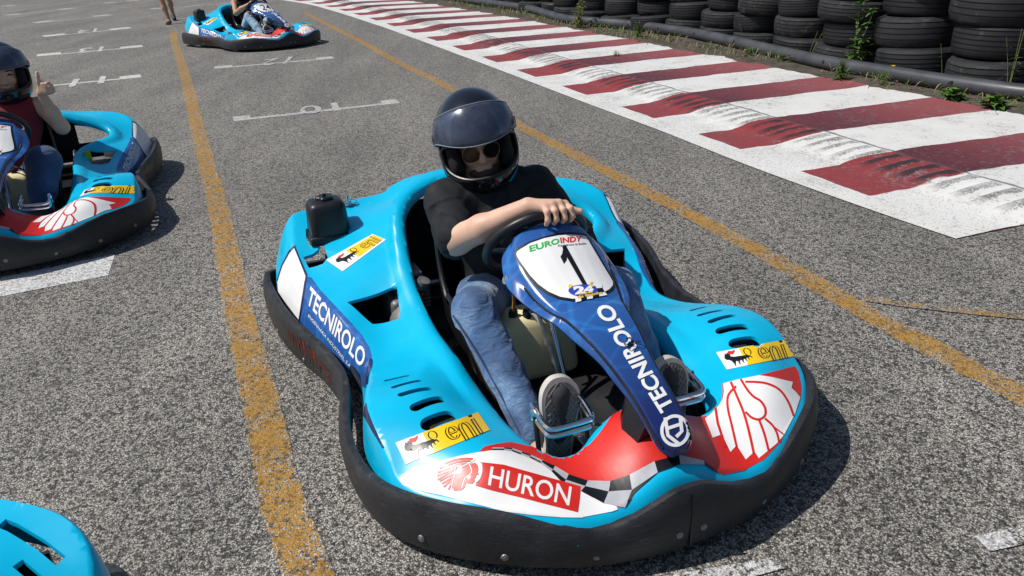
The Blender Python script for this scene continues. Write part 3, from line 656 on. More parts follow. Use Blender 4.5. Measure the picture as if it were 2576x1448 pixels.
# low dry grass nobody could count
gm = MB(); gm2 = MB()
for i in range(3600):
    f = rng.random() ** .8 * (len(c4) - 60) / len(c4); j = int(f * len(c4)) + 20
    p = c4[min(j, len(c4) - 1)]; d = (p - c1[min(j, len(c1) - 1)]).normalized(); off = rng.normal(.24, .16)
    if noise.noise(Vector((j * .021, off, 3))) < -.12: continue
    q = p + d * off + Vector((rng.normal(0, .03), rng.normal(0, .03), 0)); a = rng.random() * 6.28
    leaf(gm if i % 2 else gm2, (q.x, q.y, .06), (math.cos(a), math.sin(a), rng.uniform(.4, 2.5)), rng.uniform(.05, .15), .009, .4, 2)
g1 = gm.build('dry_grass_verge', DRY); tag(g1, 'thin dry grass along the back edge of the kerb', 'grass', kind='stuff')
g2 = gm2.build('green_grass_verge', LEAF); tag(g2, 'sparse green grass blades along the back edge of the kerb', 'grass', kind='stuff')
# ================================================================ KART BODYWORK (kart-local: x to the driver's right, y forward, z up)
CTRL = [(0,-.93,.45),(.12,-.93,.45),(.22,-.93,.40),(.30,-.90,.385),(.385,-.96,.39),(.49,-.95,.39),(.596,-.93,.40),(.615,-.84,.37),(.632,-.73,.33),
(.616,-.622,.265),(.591,-.495,.25),(.566,-.393,.235),(.54,-.30,.215),(.517,-.214,.195),(.506,-.16,.178),(.508,-.11,.168),(.524,-.05,.168),
(.545,.05,.19),(.562,.12,.215),(.578,.172,.232),(.60,.282,.252),(.606,.354,.25),(.604,.414,.232),(.597,.456,.214),(.593,.485,.195),(.587,.521,.175),
(.529,.154,.226),(.455,.16,.232),(.527,.242,.253),(.438,.226,.247),(.524,.304,.264),(.429,.297,.258),(.512,.376,.266),(.414,.355,.257),(.504,.436,.25),(.409,.428,.248),
(.52,-.38,.25),(.466,-.276,.195),(.357,-.356,.272),(.38,-.25,.215),(.44,-.10,.17),(.36,-.05,.20),(.43,.05,.20),
(.33,.10,.215),(.32,.22,.205),(.315,.34,.20),(.30,.45,.197),(.265,.55,.192),(.21,.61,.19),
(.40,.55,.242),(.404,.651,.225),(.33,.70,.205),(.268,.76,.18),(.33,.60,.225),(.5,.53,.222),(.50,.62,.175),(.54,.57,.175),(.40,.70,.175),(.30,.76,.17),
(.18,.66,.19),(.18,.76,.17),(.18,.81,.155),(.10,.62,.225),(0,.60,.265),(.05,.64,.265),(0,.72,.255),(.06,.74,.24),(0,.80,.225),(.08,.80,.195),
(.30,-.70,.40),(.40,-.75,.375),(.50,-.80,.36),(.56,-.80,.355),(.42,-.62,.34),(.52,-.62,.305),(.36,-.52,.33),(.50,-.50,.275),(.58,-.68,.30),(.42,-.45,.295),
(.30,-.45,.33),(.32,-.30,.27),(.33,-.15,.225),(.0,-.78,.45),(.15,-.78,.44),(.25,-.72,.42),(.28,-.58,.38)]
_p = np.array([(s * x, y, z) for x, y, z in CTRL for s in ((1, -1) if x > 1e-6 else (1,))]); SP = _p[:, :2]; _n = len(SP)
_r = np.linalg.norm(SP[:, None] - SP[None], axis=2); _A = np.zeros((_n + 3, _n + 3)); _A[:_n, :_n] = -np.sqrt(_r * _r + .004) + .010 * np.eye(_n)
_A[:_n, _n] = 1; _A[:_n, _n + 1:] = SP; _A[_n:, :_n] = _A[:_n, _n:].T; SW = np.linalg.solve(_A, np.concatenate([_p[:, 2], np.zeros(3)]))
def F0(X):
    X = np.atleast_2d(X); r = np.linalg.norm(X[:, None] - SP[None], axis=2); return -(np.sqrt(r * r + .004)) @ SW[:_n] + SW[_n] + X @ SW[-2:]
def segd(X, poly):
    X = np.atleast_2d(X); a = np.array(poly); b = np.roll(a, -1, 0); d = np.full(len(X), 9.)
    for p, q in zip(a, b):
        t = np.clip(((X - p) @ (q - p)) / max(((q - p) @ (q - p)), 1e-9), 0, 1); d = np.minimum(d, np.linalg.norm(X - (p + t[:, None] * (q - p)), axis=1))
    return d
def sm(t): t = np.clip(t, 0, 1); return t * t * (3 - 2 * t)
RIMP = [(.0, -.735), (.09, -.725), (.16, -.69), (.215, -.645), (.252, -.59), (.272, -.52), (.288, -.42), (.300, -.32), (.303, -.22), (.302, -.10), (.296, .02), (.293, .14), (.288, .25), (.281, .36), (.268, .46), (.25, .54), (.222, .597), (.18, .617), (.14, .607), (.105, .585), (.06, .578), (0, .578)]
RIMN = [(-.06, .578), (-.105, .582), (-.14, .597), (-.18, .607), (-.225, .592), (-.25, .56), (-.268, .50), (-.283, .416), (-.291, .333), (-.295, .25), (-.295, .16), (-.297, .05), (-.298, -.08), (-.296, -.18), (-.305, -.29), (-.335, -.375), (-.395, -.44), (-.455, -.505), (-.492, -.56), (-.497, -.60), (-.475, -.635), (-.42, -.66), (-.33, -.675), (-.25, -.70), (-.13, -.728)]
RIM = smooth2(RIMP + RIMN, 4)
RIMS = smooth2(RIMP + [(-x, y) for x, y in RIMP[::-1][1:-1]], 3)
def FZ(X):
    X = np.atleast_2d(np.array(X, float)); z = F0(X); d = segd(X, RIMS); dn = segd(X, RIM); d = np.where(X[:, 0] < 0, np.minimum(dn, d + .0), d)
    A = (.012 + .058 * sm((-.35 - X[:, 1]) / .35)) * sm((.50 - X[:, 1]) / .25); wd = .045 + .03 * sm((-.6 - X[:, 1]) / .2)
    A = np.where((X[:, 0] < -.05) & (X[:, 1] < -.3), A * .35, A)
    z = z + A * sm(1 - (d - wd) / .018)
    dd = np.where(X[:, 0] < 0, dn, d); z = z - .014 * sm(1 - dd / .018) ** 1.5
    # creased recess behind the fender slots
    return z
OUTP = [(0,-1.01),(.10,-1.02),(.19,-1.01),(.225,-.985),(.30,-.99),(.36,-.985),(.43,-.975),(.50,-.955),(.596,-.92),(.615,-.84),(.632,-.73),(.618,-.622),(.591,-.495),(.566,-.393),(.54,-.30),(.517,-.214),(.506,-.16),(.508,-.11),(.524,-.05),(.545,.05),(.562,.12),(.578,.172),(.60,.282),(.606,.354),(.604,.414),(.597,.456),(.593,.485),(.587,.521),(.56,.565),(.50,.63),(.44,.685),(.36,.735),(.28,.78),(.21,.80),(.15,.80),(.10,.80),(.05,.80),(0,.80)]
OUTN = [(-x, y) for x, y in OUTP[::-1][1:-1]]
OUTN = [p if p[1] > -.7 else (-.632, -.73) if abs(p[1] + .73) < .01 else None for p in OUTN]; OUTN = [p for p in OUTN if p] + [(-.60, -.815), (-.535, -.875), (-.44, -.935), (-.33, -.975), (-.22, -1.0), (-.10, -1.015)]
TOP = smooth2(OUTP + OUTN, 3)
def stadium(a, b, r, n=7):
    a = Vector(a); b = Vector(b); t = (b - a).normalized(); nn = Vector((-t.y, t.x)); P = []
    for k in range(n + 1): an = math.pi * k / n; P.append(tuple(b + (t * math.sin(an) + nn * math.cos(an)) * r))
    for k in range(n + 1): an = math.pi * k / n; P.append(tuple(a + (-t * math.sin(an) - nn * math.cos(an)) * r))
    return P
SLOT = [((.455, .162), (.529, .154), .0075), ((.438, .228), (.527, .238), .009), ((.429, .296), (.524, .302), .0115), ((.414, .358), (.512, .376), .0155), ((.409, .430), (.504, .440), .0205)]
HOLES = []
for a, b, r in SLOT:
    for s in (1, -1): HOLES.append(stadium((s * (a[0] + r), a[1]), (s * (b[0] - r), b[1]), r))
WINP = [(.524, -.372), (.37, -.362), (.356, -.352), (.378, -.245), (.386, -.238), (.468, -.264)]
for s in (1, -1): HOLES.append([(s * x, y) for x, y in WINP])
HOLES.append([(.575, -.82), (.44, -.82), (.435, -.705), (.51, -.745), (.528, -.762), (.538, -.768), (.547, -.735), (.560, -.724), (.580, -.727), (.584, -.77)])
HOLES.append([(.612, -.690), (.575, -.692), (.556, -.700), (.540, -.738), (.531, -.730), (.530, -.645), (.554, -.627), (.603, -.640)])
def build_shell(parent, holes=HOLES, flare=1.0):
    st = .016; B = TOP; V2, Fc = tri_poly(B, st, [RIM] + holes)
    z = FZ(np.array(V2)); V = [Vector((p[0], p[1], z[i])) for i, p in enumerate(V2)]; F = [tuple(f) for f in Fc]
    # orient up
    F = [f if (V[f[1]] - V[f[0]]).cross(V[f[2]] - V[f[0]]).z > 0 else f[::-1] for f in F]
    ec = {}
    for f in F:
        for i in range(len(f)): ec[(f[i], f[(i + 1) % len(f)])] = 1
    bd = {a: b for a, b in ec if (b, a) not in ec}
    loops = []; seen = set()
    for a in list(bd):
        if a in seen: continue
        L = [a]; seen.add(a); c = bd[a]
        while c != a and c not in seen: L.append(c); seen.add(c); c = bd.get(c, a)
        loops.append(L)
    loops.sort(key=lambda L: -len(L)); area = lambda L: max(V[i].x for i in L) - min(V[i].x for i in L)
    loops.sort(key=lambda L: -area(L)); outer = loops[0]
    def skirt(L, fn):
        n = len(L); prev = list(L)
        for step in fn:
            new = []
            for k, i in enumerate(L):
                p = V[i]; t = (V[L[(k + 1) % n]] - V[L[k - 1]]); t.z = 0; t.normalize(); nn = Vector((t.y, -t.x, 0))   # away from the material
                V.append(step(p, nn)); new.append(len(V) - 1)
            for k in range(n): F.append((prev[k], new[k], new[(k + 1) % n], prev[(k + 1) % n]))
            prev = new
    def wallprof(y, x):
        ay = y
        # (outward, drop) of the wall foot; sides flare outwards, nose rolls under, rear tucks in
        def lerp(tab):
            for (a, u), (b, w) in zip(tab[:-1], tab[1:]):
                if a <= ay <= b: q = (ay - a) / (b - a); return [u[i] + (w[i] - u[i]) * q for i in range(2)]
            return tab[-1][1] if ay > tab[-1][0] else tab[0][1]
        return lerp([(-1.1, (.03, .06)), (-.95, (.06, .12)), (-.85, (.088, .15)), (-.70, (.085, .17)), (-.55, (.082, .16)), (-.40, (.078, .145)), (-.2, (.065, .11)), (-.05, (.045, .09)), (.10, (.03, .11)), (.20, (.025, .13)), (.40, (.022, .13)), (.50, (.03, .10)), (.56, (.036, .075)), (.65, (.040, .06)), (.80, (.040, .075))])
    rear = lambda p: p.y < -.86
    def mk(fx, fz):
        def g(p, nn):
            o, d = wallprof(p.y, p.x)
            if p.y > .78: d = d * (.75 + .55 * max(0, 1 - abs(p.x) / .1))
            return p + nn * (o * fx * flare) - Vector((0, 0, d * fz))
        return g
    skirt(outer, [mk(.22, .05), mk(.48, .26), mk(.74, .58), mk(1.0, 1.0)])
    for L in loops[1:]:
        big = area(L) > .4
        dp = .030 if big else .010
        skirt(L, [lambda p, nn, q=dp: p + nn * (.004 if big else .001) - Vector((0, 0, q * .5)), lambda p, nn, q=dp: p + nn * .001 - Vector((0, 0, q))])
    # thin sheets seen from behind too; thickness by solidify so edges read as moulded plastic
    me = bpy.data.meshes.new('body_shell'); me.from_pydata([tuple(v) for v in V], [], F); me.validate(); me.materials.append(CYAN)
    me.polygons.foreach_set('use_smooth', [True] * len(me.polygons)); me.set_sharp_from_angle(angle=math.radians(50))
    o = bpy.data.objects.new('body_shell', me); COL.objects.link(o); o.parent = parent
    bm = bmesh.new(); bm.from_mesh(me); b = BVHTree.FromBMesh(bm); bm.free()
    return o, b
# ---- bumper: plan curve, wavy top
BC = [(0,.865),(.09,.862),(.17,.85),(.26,.825),(.34,.79),(.41,.75),(.47,.71),(.53,.66),(.585,.60),(.63,.53),(.66,.44),(.674,.33),(.672,.22),(.655,.11),(.635,.02),(.628,-.06),(.635,-.15),(.658,-.27),(.69,-.38),(.72,-.48),(.742,-.60),(.755,-.73),(.757,-.85),(.735,-.96),(.68,-1.03),(.58,-1.075),(.40,-1.09),(.2,-1.095),(0,-1.095)]
def btop(x, y):
    tab = [(-1.1, .13), (-1.03, .15), (-.9, .19), (-.7, .19), (-.5, .178), (-.3, .162), (-.15, .158), (-.05, .162), (.10, .155), (.25, .145), (.40, .150), (.55, .168), (.65, .176), (.72, .178), (.77, .166), (.81, .147), (.835, .138)]
    if y > .81:
        ax = abs(x); t2 = [(0, .200), (.035, .197), (.06, .188), (.10, .170), (.14, .152), (.19, .139), (.24, .138), (.30, .15)]
        for (a, u), (b, w) in zip(t2[:-1], t2[1:]):
            if a <= ax <= b: return u + (w - u) * (ax - a) / (b - a)
        return t2[-1][1]
    for (a, u), (b, w) in zip(tab[:-1], tab[1:]):
        if a <= y <= b: return u + (w - u) * (y - a) / (b - a)
    return tab[0][1]
def build_bumper(parent):
    half = BC; full = [(x, y) for x, y in half] + [(-x, y) for x, y in half[::-1][1:-1]]
    P = smooth2(full, 8); n = len(P); V = []; th = .030
    prof = [(-.004, .036, 0), (0, .050, 0), (.004, 0, .35), (.006, 0, .60), (.002, 0, .80), (-.004, 0, .94), (-.010, 0, 1.0), (-.020, 0, 1.004), (-.028, 0, .985), (-.030, 0, .9), (-.028, .06, 0), (-.024, .040, 0)]
    m = len(prof)
    for i in range(n):
        a = Vector((*P[i], 0)); t = Vector((P[(i + 1) % n][0] - P[i - 1][0], P[(i + 1) % n][1] - P[i - 1][1], 0)).normalized(); nn = Vector((-t.y, t.x, 0))
        if nn.dot(a - Vector((0, -.1, 0))) < 0: nn = -nn
        zt = btop(*P[i])
        for off, zl, ft in prof:
            z = zl if zl else .035 + (zt - .035) * ft
            V.append(a + nn * off + Vector((0, 0, z)))
    F = [(i * m + k, i * m + (k + 1) % m, ((i + 1) % n) * m + (k + 1) % m, ((i + 1) % n) * m + k) for i in range(n) for k in range(m)]
    o = mesh_obj('bumper', V, F, RUB, parent, True, 45)
    bm = bmesh.new(); bm.from_mesh(o.data); bmesh.ops.recalc_face_normals(bm, faces=bm.faces[:]); bm.to_mesh(o.data); b = BVHTree.FromBMesh(bm); bm.free()
    return o, b
def bolt(mb, p, d, r=.0085):
    mb.lathe([(0, .004), (r * .45, .0042), (r * .5, .0035), (r, .003), (r * 1.15, 0)], p, d, 12)

# ---- front fairing with the number plate
NS_ = [(.078, .098, .572, .546, .125, .505), (.095, .108, .582, .550, .140, .498), (.125, .122, .568, .532, .155, .482), (.185, .133, .538, .497, .166, .445), (.265, .122, .493, .456, .154, .430), (.331, .104, .460, .438, .134, .420), (.365, .092, .445, .434, .117, .412), (.384, .086, .444, .436, .106, .403), (.432, .077, .438, .430, .092, .388), (.502, .066, .420, .414, .079, .379), (.553, .057, .401, .396, .069, .368), (.607, .050, .381, .376, .061, .346), (.668, .046, .357, .353, .056, .330), (.722, .044, .332, .328, .053, .308), (.765, .042, .305, .302, .050, .282), (.790, .034, .285, .283, .041, .262), (.805, .016, .272, .271, .022, .252)]
def build_fairing(parent):
    ys = [s[0] for s in NS_]; n = 60; yy = np.linspace(0, 1, n) ** 1.0 * (len(NS_) - 1); V = []; rows = 0
    A = np.array(NS_); C = catmull([Vector(a[:3]) for a in A], 5); D = catmull([Vector(a[3:]) for a in A], 5)
    for c, d in zip(C, D):
        y, hw, zc = c; ze, fw, fz = d; half = []
        for t in (0, .25, .5, .72, .88, .96): half.append((hw * t, zc - (zc - ze) * t * t))
        half += [(hw * 1.0, ze - .004), (hw * 1.03, ze - .012), (hw + (fw - hw) * .45, ze + (fz - ze) * .4), (fw, ze + (fz - ze) * .82), (fw * .99, fz)]
        row = [(-a, y, b) for a, b in half[::-1][:-1]] + [(a, y, b) for a, b in half]
        V += row; m = len(row); rows += 1
    F = [(i * m + k, i * m + k + 1, (i + 1) * m + k + 1, (i + 1) * m + k) for i in range(rows - 1) for k in range(m - 1)]
    # nose cap
    F.append(tuple((rows - 1) * m + k for k in range(m)))
    o = mesh_obj('front_fairing', V, F, BLUE, parent, True, 42)
    bm = bmesh.new(); bm.from_mesh(o.data); bmesh.ops.recalc_face_normals(bm, faces=bm.faces[:]); bm.to_mesh(o.data); b = BVHTree.FromBMesh(bm); bm.free()
    md = o.modifiers.new('s', 'SOLIDIFY'); md.thickness = .004; md.offset = -1
    for s in (1, -1): MB().tube([(s * (c[1] * 1.03 + .002), c[0], d[0] - .010) for c, d in list(zip(C, D))[18:-3:3]], .0035, 6, 3).build('fairing_trim_line', BLK, o)
    # dark roof edge behind the plate
    MB().tube([(-.10, .074, .545), (-.06, .070, .562), (0, .068, .570), (.06, .070, .562), (.10, .074, .545)], .008, 8).build('fairing_edge', BLK, o)
    return o, b

# ---- artwork in a unit box, reused for the yellow stickers
DOG = [(.02,.62),(.035,.78),(.05,.84),(.06,.95),(.08,.86),(.10,.98),(.115,.85),(.135,.80),(.125,.70),(.15,.66),(.19,.62),(.25,.62),(.31,.60),(.37,.60),(.40,.56),(.44,.52),(.46,.36),(.445,.34),(.43,.44),(.40,.44),(.395,.30),(.405,.26),(.39,.26),(.375,.42),(.355,.40),(.345,.24),(.355,.20),(.335,.20),(.325,.38),(.30,.36),(.285,.18),(.295,.13),(.275,.13),(.265,.34),(.235,.33),(.215,.12),(.225,.07),(.20,.07),(.20,.32),(.17,.34),(.13,.08),(.14,.02),(.115,.02),(.12,.18),(.10,.42),(.07,.50),(.04,.52)]
def arc(cx, cy, rx, ry, a0, a1, n=14): return [(cx + rx * math.cos(math.radians(a0 + (a1 - a0) * i / n)), cy + ry * math.sin(math.radians(a0 + (a1 - a0) * i / n))) for i in range(n + 1)]
def eni_sticker(D, parent, quad, border):
    h = homog(quad); mp = lambda P: [h(p) for p in P]
    D.poly('sticker', [mp([(0, 1), (1, 1), (1, 0), (0, 0)])], WHT, parent, .0012, 6)
    if border: y0, y1, x1 = .12, .88, .985
    else: y0, y1, x1 = 0.0, 1.0, 1.0
    D.poly('sticker_yellow', [mp([(.30, y1), (x1, y1), (x1, y0), (.30, y0), (.34, .35), (.30, .6)])], YEL, parent, .0017, 6)
    S1 = lambda P: [(p[0], y0 + (y1 - y0) * p[1]) for p in P]
    e = [(.54, .50), (.645, .53)] + arc(.595, .50, .055, .30, 8, 330, 18); e2 = arc(.595, .50, .055, .30, 0, 325, 18)
    nn = [(.70, -.02), (.70, .45)] + arc(.752, .45, .052, .33, 180, 0, 12) + [(.804, -.02)]
    ii = [(.885, -.02), (.885, .78), (.872, .78)]
    polys = [stroke(e2, .052), stroke([(.55, .50), (.65, .50)], .10), stroke(nn, .052), stroke([(.885, 0), (.885, .78)], .052), arc(.885, 1.0, .028, .12, 180, 360, 8)]
    D.poly('sticker_print', [mp(S1(p)) for p in polys], BRN, parent, .0022, 5)
    inn = [stroke(e2, .020), stroke([(.56, .50), (.642, .50)], .04), stroke(nn, .020), stroke([(.885, 0), (.885, .74)], .018)]
    D.poly('sticker_yellow', [mp(S1(p)) for p in inn], YEL, parent, .0027, 5)
    dg = [(.04 + x * .82, .06 + y * .84) for x, y in DOG]
    D.poly('sticker_emblem', [mp(S1(dg)), mp(S1(stroke(arc(.385, .72, .045, .20, 250, -60, 12), .014)))], INK, parent, .0024, 5)
    D.poly('sticker_flame', [mp(S1([(.115, .78), (.15, .94), (.20, .90), (.24, .96), (.225, .84), (.19, .74), (.15, .76)]))], RED, parent, .0024, 5)

def mirror_obj(o, parent):
    me = o.data.copy(); 
    for v in me.vertices: v.co.x = -v.co.x
    me.flip_normals(); c = bpy.data.objects.new(o.name, me); COL.objects.link(c); c.parent = parent; return c

KSTEP = 7
def decorate(K, shell, sb, fair, fb, bump, bb):
    D = Decals(sb, 0)
    # --- side panel (driver's right)
    side = []
    side.append(D.poly('sponsor_panel', [[r3(*p) for p in [(497, 5), (540, 12), (640, 150), (790, 310), (950, 480), (1100, 650), (1190, 790), (1222, 900), (1222, 970), (1206, 1060), (1180, 1150), (1150, 1255), (940, 1115), (800, 975), (620, 790), (430, 620), (400, 520), (440, 250)]]], BLUE, shell, .0012, 5))
    side.append(D.poly('sponsor_border', [[r1(*p) for p in [(274, 730), (300, 800), (366, 945), (363, 985), (313, 1297), (288, 1287), (220, 1200), (150, 1090), (141, 1000), (178, 880), (232, 770)]]], NAVY, shell, .0018, 5))
    side.append(D.poly('number_patch', [[r1(*p) for p in [(272, 754), (354, 957), (304, 1281), (225, 1180), (158, 1070), (152, 1000), (190, 880), (240, 790)]]], WHT, shell, .0024, 5))
    side.append(D.poly('sponsor_navy_end', [[r2(*p) for p in [(822, 380), (838, 395), (836, 440), (812, 520), (803, 590), (792, 560), (800, 470)]]], NAVY, shell, .0018, 5))  # navy patch at the front end of the panel
    side.append(D.text('sponsor_name', 'TECNIROLO', [r3(538, 112), r3(1172, 850), r3(1112, 1040), r3(492, 300)], WHT, shell, .0028, .022))
    side.append(D.text('sponsor_line', 'ENGENHARIA INDUSTRIAL, S.A.', [r3(522, 425), r3(1000, 1008), r3(984, 1042), r3(506, 455)], WHT, shell, .0028, .006))
    for o in side[:4]:
        if o: mirror_obj(o, shell)
    # the same print on the driver's left side, laid from the neighbouring kart's view of it
    D1 = Decals(sb, 1)
    D1.text('sponsor_name', 'TECNIROLO', [q2(1002, 508), q2(1083, 293), q2(1116, 318), q2(1040, 560)], WHT, shell, .0028, .02)
    D.poly('fender_side_print', [[r2(*p) for p in [(795, 705), (780, 740), (775, 800), (830, 900), (875, 975), (912, 1040), (925, 1035), (890, 965), (860, 900), (828, 822), (805, 760)]]], NAVY, shell, .0012, 5)
    # --- yellow stickers
    eni_sticker(D, shell, [r6(945, 1105), r6(1640, 715), r6(1840, 800), r6(1190, 1275)], True)
    eni_sticker(D, shell, [r7(35, 572), r7(858, 270), r7(980, 448), r7(140, 790)], False)
    eni_sticker(D, shell, [r4(1703, 1043), r4(2222, 948), r4(2262, 1072), r4(1780, 1168)], False)
    # --- nose artwork
    red = [(20, 560), (110, 540), (210, 528), (290, 545), (400, 572), (540, 598), (620, 605), (690, 594), (780, 550), (850, 470), (900, 400), (945, 335), (1000, 303), (1080, 282), (1300, 282), (1400, 340), (1560, 345), (1640, 338), (1700, 300), (1740, 235), (1750, 170), (1748, 100), (1900, 68), (2060, 30), (2275, -25), (2296, 10), (2318, 110), (2316, 200), (2260, 355), (2170, 525), (2050, 655), (1900, 735), (1745, 762), (1700, 738), (1615, 694), (1500, 688), (1440, 690), (1300, 722), (1200, 795), (1100, 905), (1090, 940), (1040, 1003), (960, 1000), (880, 975), (720, 885), (600, 812), (500, 740), (420, 690), (340, 648), (280, 622), (215, 600), (110, 590), (-20, 595)]
    D.poly('nose_red_print', [[r5(*p) for p in red]], RED, shell, .0012, 6)
    wh = [(70, 940), (100, 895), (180, 835), (240, 808), (450, 765), (700, 700), (850, 672), (1000, 652), (1130, 650), (1200, 655), (1320, 685), (1390, 720), (1500, 775), (1610, 850), (1740, 950), (1830, 1012), (1900, 1065), (2000, 1120), (2124, 1172), (2250, 1210), (2262, 1240), (2200, 1262), (2124, 1280), (1900, 1322), (1700, 1318), (1400, 1295), (1150, 1262), (1000, 1228), (700, 1155), (500, 1100), (330, 1065), (200, 1035), (110, 995)]
    D.poly('nose_white_print', [[r7(*p) for p in wh]], WHT, shell, .0017, 6)
    T = [(75, 572), (160, 572), (220, 577), (290, 600), (355, 625), (440, 665), (530, 705), (630, 765), (770, 810), (935, 812), (1075, 765), (1255, 668), (1430, 622), (1610, 665), (1710, 743)]
    M = [(75, 580), (160, 580), (215, 587), (285, 612), (350, 635), (430, 675), (515, 730), (610, 805), (750, 850), (922, 888), (1092, 876), (1278, 748), (1440, 690), (1615, 695), (1712, 752)]
    Bm = [(75, 588), (160, 590), (215, 597), (280, 622), (345, 645), (425, 685), (505, 745), (590, 835), (720, 885), (885, 975), (1040, 1003), (1110, 900), (1441, 691), (1616, 696), (1713, 753)]
    bl = []; li = []
    for i in range(len(T) - 1):
        (bl if i % 2 else li).append([r5(*q) for q in (T[i], T[i + 1], M[i + 1], M[i])])
        if i < 11: (li if i % 2 else bl).append([r5(*q) for q in (M[i], M[i + 1], Bm[i + 1], Bm[i])])
    D.poly('checker_print', bl, INK, shell, .0024, 6); D.poly('checker_print_pale', li, GRY, shell, .0024, 6)
    box = [(885, 770), (1120, 798), (1300, 850), (1600, 935), (1890, 1015), (1876, 1150), (1860, 1272), (1600, 1205), (1300, 1125), (1000, 1050), (838, 1003), (872, 960), (902, 880), (903, 830)]
    D.poly('nose_name_box', [[r7(*p) for p in box]], RED, shell, .0029, 6)
    D.text('nose_name', 'HURON', [r7(992, 812), r7(1800, 1022), r7(1772, 1212), r7(963, 1000)], WHT, shell, .0035, .012)
    head = [[(838, 775), (858, 800), (868, 840), (862, 868), (873, 893), (846, 900), (842, 925), (828, 935), (836, 955), (805, 985), (742, 978), (735, 1018), (702, 1050), (625, 1055), (612, 1010), (632, 890), (690, 880), (712, 850), (708, 828), (780, 790)]]
    fe = [[(812, 738), (720, 736), (630, 748), (535, 780)], [(800, 762), (720, 760), (620, 778), (480, 830)], [(760, 782), (690, 788), (600, 815), (462, 872)], [(720, 802), (650, 815), (580, 850), (455, 908)], [(650, 835), (600, 860), (460, 945)], [(632, 880), (560, 915), (482, 960)], [(625, 905), (570, 945), (505, 985)], [(618, 935), (570, 975), (522, 1018)], [(612, 965), (590, 1005), (572, 1045)]]
    D.poly('nose_emblem', [[r7(*p) for p in q] for q in head] + [[r7(*p) for p in stroke(smooth2(q, 4, False), 17)] for q in fe], RED, shell, .0029, 6)
    D.poly('nose_emblem_lines', [[r7(*p) for p in stroke(q, w)] for q, w in [([(835, 748), (760, 790), (700, 820)], 9), (arc(672, 848, 36, 38, 0, 360, 18), 9), (smooth2([(778, 790), (802, 850), (790, 890), (735, 935), (705, 1030)], 4, False), 9), ([(640, 880), (612, 960), (600, 1050)], 9), (smooth2([(895, 780), (902, 850), (880, 930), (835, 975)], 4, False), 16)]], WHT, shell, .0035, 6)
    wb = [(84, 478), (160, 457), (265, 436), (330, 446), (432, 470), (425, 500), (447, 520), (470, 548), (440, 640), (390, 735), (350, 782), (262, 855), (240, 822), (196, 862), (150, 790), (118, 824), (76, 735), (28, 752), (8, 700), (-10, 655), (20, 632), (60, 592), (80, 560), (88, 520)]
    D.poly('emblem_white', [[r9(*p) for p in wb]], WHT, shell, .0020, 6)
    ls = [([(44, 600), (55, 680), (80, 760), (92, 800)], 13), (smooth2([(150, 492), (118, 525), (106, 555), (108, 610), (128, 700), (150, 800)], 4, False), 12), (smooth2([(122, 470), (152, 540), (186, 625), (212, 720), (236, 830)], 4, False), 13), (smooth2([(172, 456), (205, 510), (236, 545), (268, 565), (292, 600), (292, 640), (262, 660), (225, 650), (196, 622)], 4, False), 12), (smooth2([(262, 660), (288, 730), (310, 815)], 4, False), 12), (smooth2([(292, 655), (330, 690), (352, 730), (362, 770)], 4, False), 11), ([(328, 690), (386, 736)], 7), (smooth2([(195, 470), (290, 476), (362, 508), (408, 570), (436, 642)], 4, False), 11)]
    D.poly('emblem_red_lines', [[r9(*p) for p in stroke(q, w)] for q, w in ls], RED, shell, .0027, 6)
        # --- fairing
    DF = Decals(fb, 0)
    po = [(290, 480), (300, 440), (350, 395), (520, 300), (760, 215), (1000, 150), (1250, 125), (1450, 140), (1530, 165), (1575, 240), (1700, 440), (1850, 690), (1960, 880), (2035, 990), (2040, 1060), (2000, 1130), (1930, 1180), (1850, 1215), (1600, 1285), (1300, 1330), (1050, 1290), (850, 1205), (650, 1060), (500, 890), (380, 710), (308, 570)]
    DF.poly('plate_border', [[r8(*p) for p in po]], INK, fair, .0012, 6)
    pw = [(320, 510), (335, 465), (380, 430), (560, 320), (800, 235), (1050, 185), (1250, 170), (1450, 185), (1525, 205), (1590, 320), (1750, 590), (1900, 840), (1985, 985), (1985, 1050), (1930, 1115), (1850, 1160), (1600, 1235), (1300, 1285), (1080, 1248), (880, 1160), (700, 1028), (560, 878), (430, 700), (345, 570)]
    DF.poly('number_plate', [[r8(*p) for p in pw]], PLATE, fair, .0018, 6)
    DF.text('plate_name_green', 'EURO', [r8(538, 368), r8(1050, 232), r8(1068, 325), r8(556, 478)], GRN, fair, .0026, .03)
    DF.text('plate_name_red', 'INDY', [r8(1068, 228), r8(1455, 198), r8(1440, 292), r8(1085, 325)], RED, fair, .0026, .03)
    DF.text('plate_place', 'Kartódromo da Batalha', [r8(1040, 350), r8(1520, 312), r8(1526, 342), r8(1043, 384)], INK, fair, .0026, .01)
    DF.poly('badge', [[r8(*p) for p in arc(1490, 1145, 270, 105, 0, 360, 28)]], MATS['badge_blue'], fair, .0030, 6)
    DF.poly('badge_checker', [[r8(*p) for p in q] for q in [[(1340, 1275), (1440, 1250), (1440, 1330), (1345, 1352)], [(1540, 1232), (1640, 1215), (1640, 1285), (1540, 1300)], [(1740, 1200), (1845, 1175), (1890, 1225), (1755, 1250)], [(1680, 1050), (1790, 1035), (1800, 1100), (1700, 1110)]]], WHT, fair, .0034, 6)
    DF.poly('badge_checker_black', [[r8(*p) for p in q] for q in [[(1440, 1250), (1540, 1232), (1540, 1300), (1440, 1322)], [(1640, 1215), (1740, 1200), (1755, 1250), (1640, 1272)], [(1700, 1110), (1800, 1100), (1835, 1165), (1740, 1180)]]], INK, fair, .0034, 6)
    DF.text('badge_number', '24', [r8(1285, 1075), r8(1640, 1055), r8(1655, 1180), r8(1335, 1222)], WHT, fair, .0040, .06)
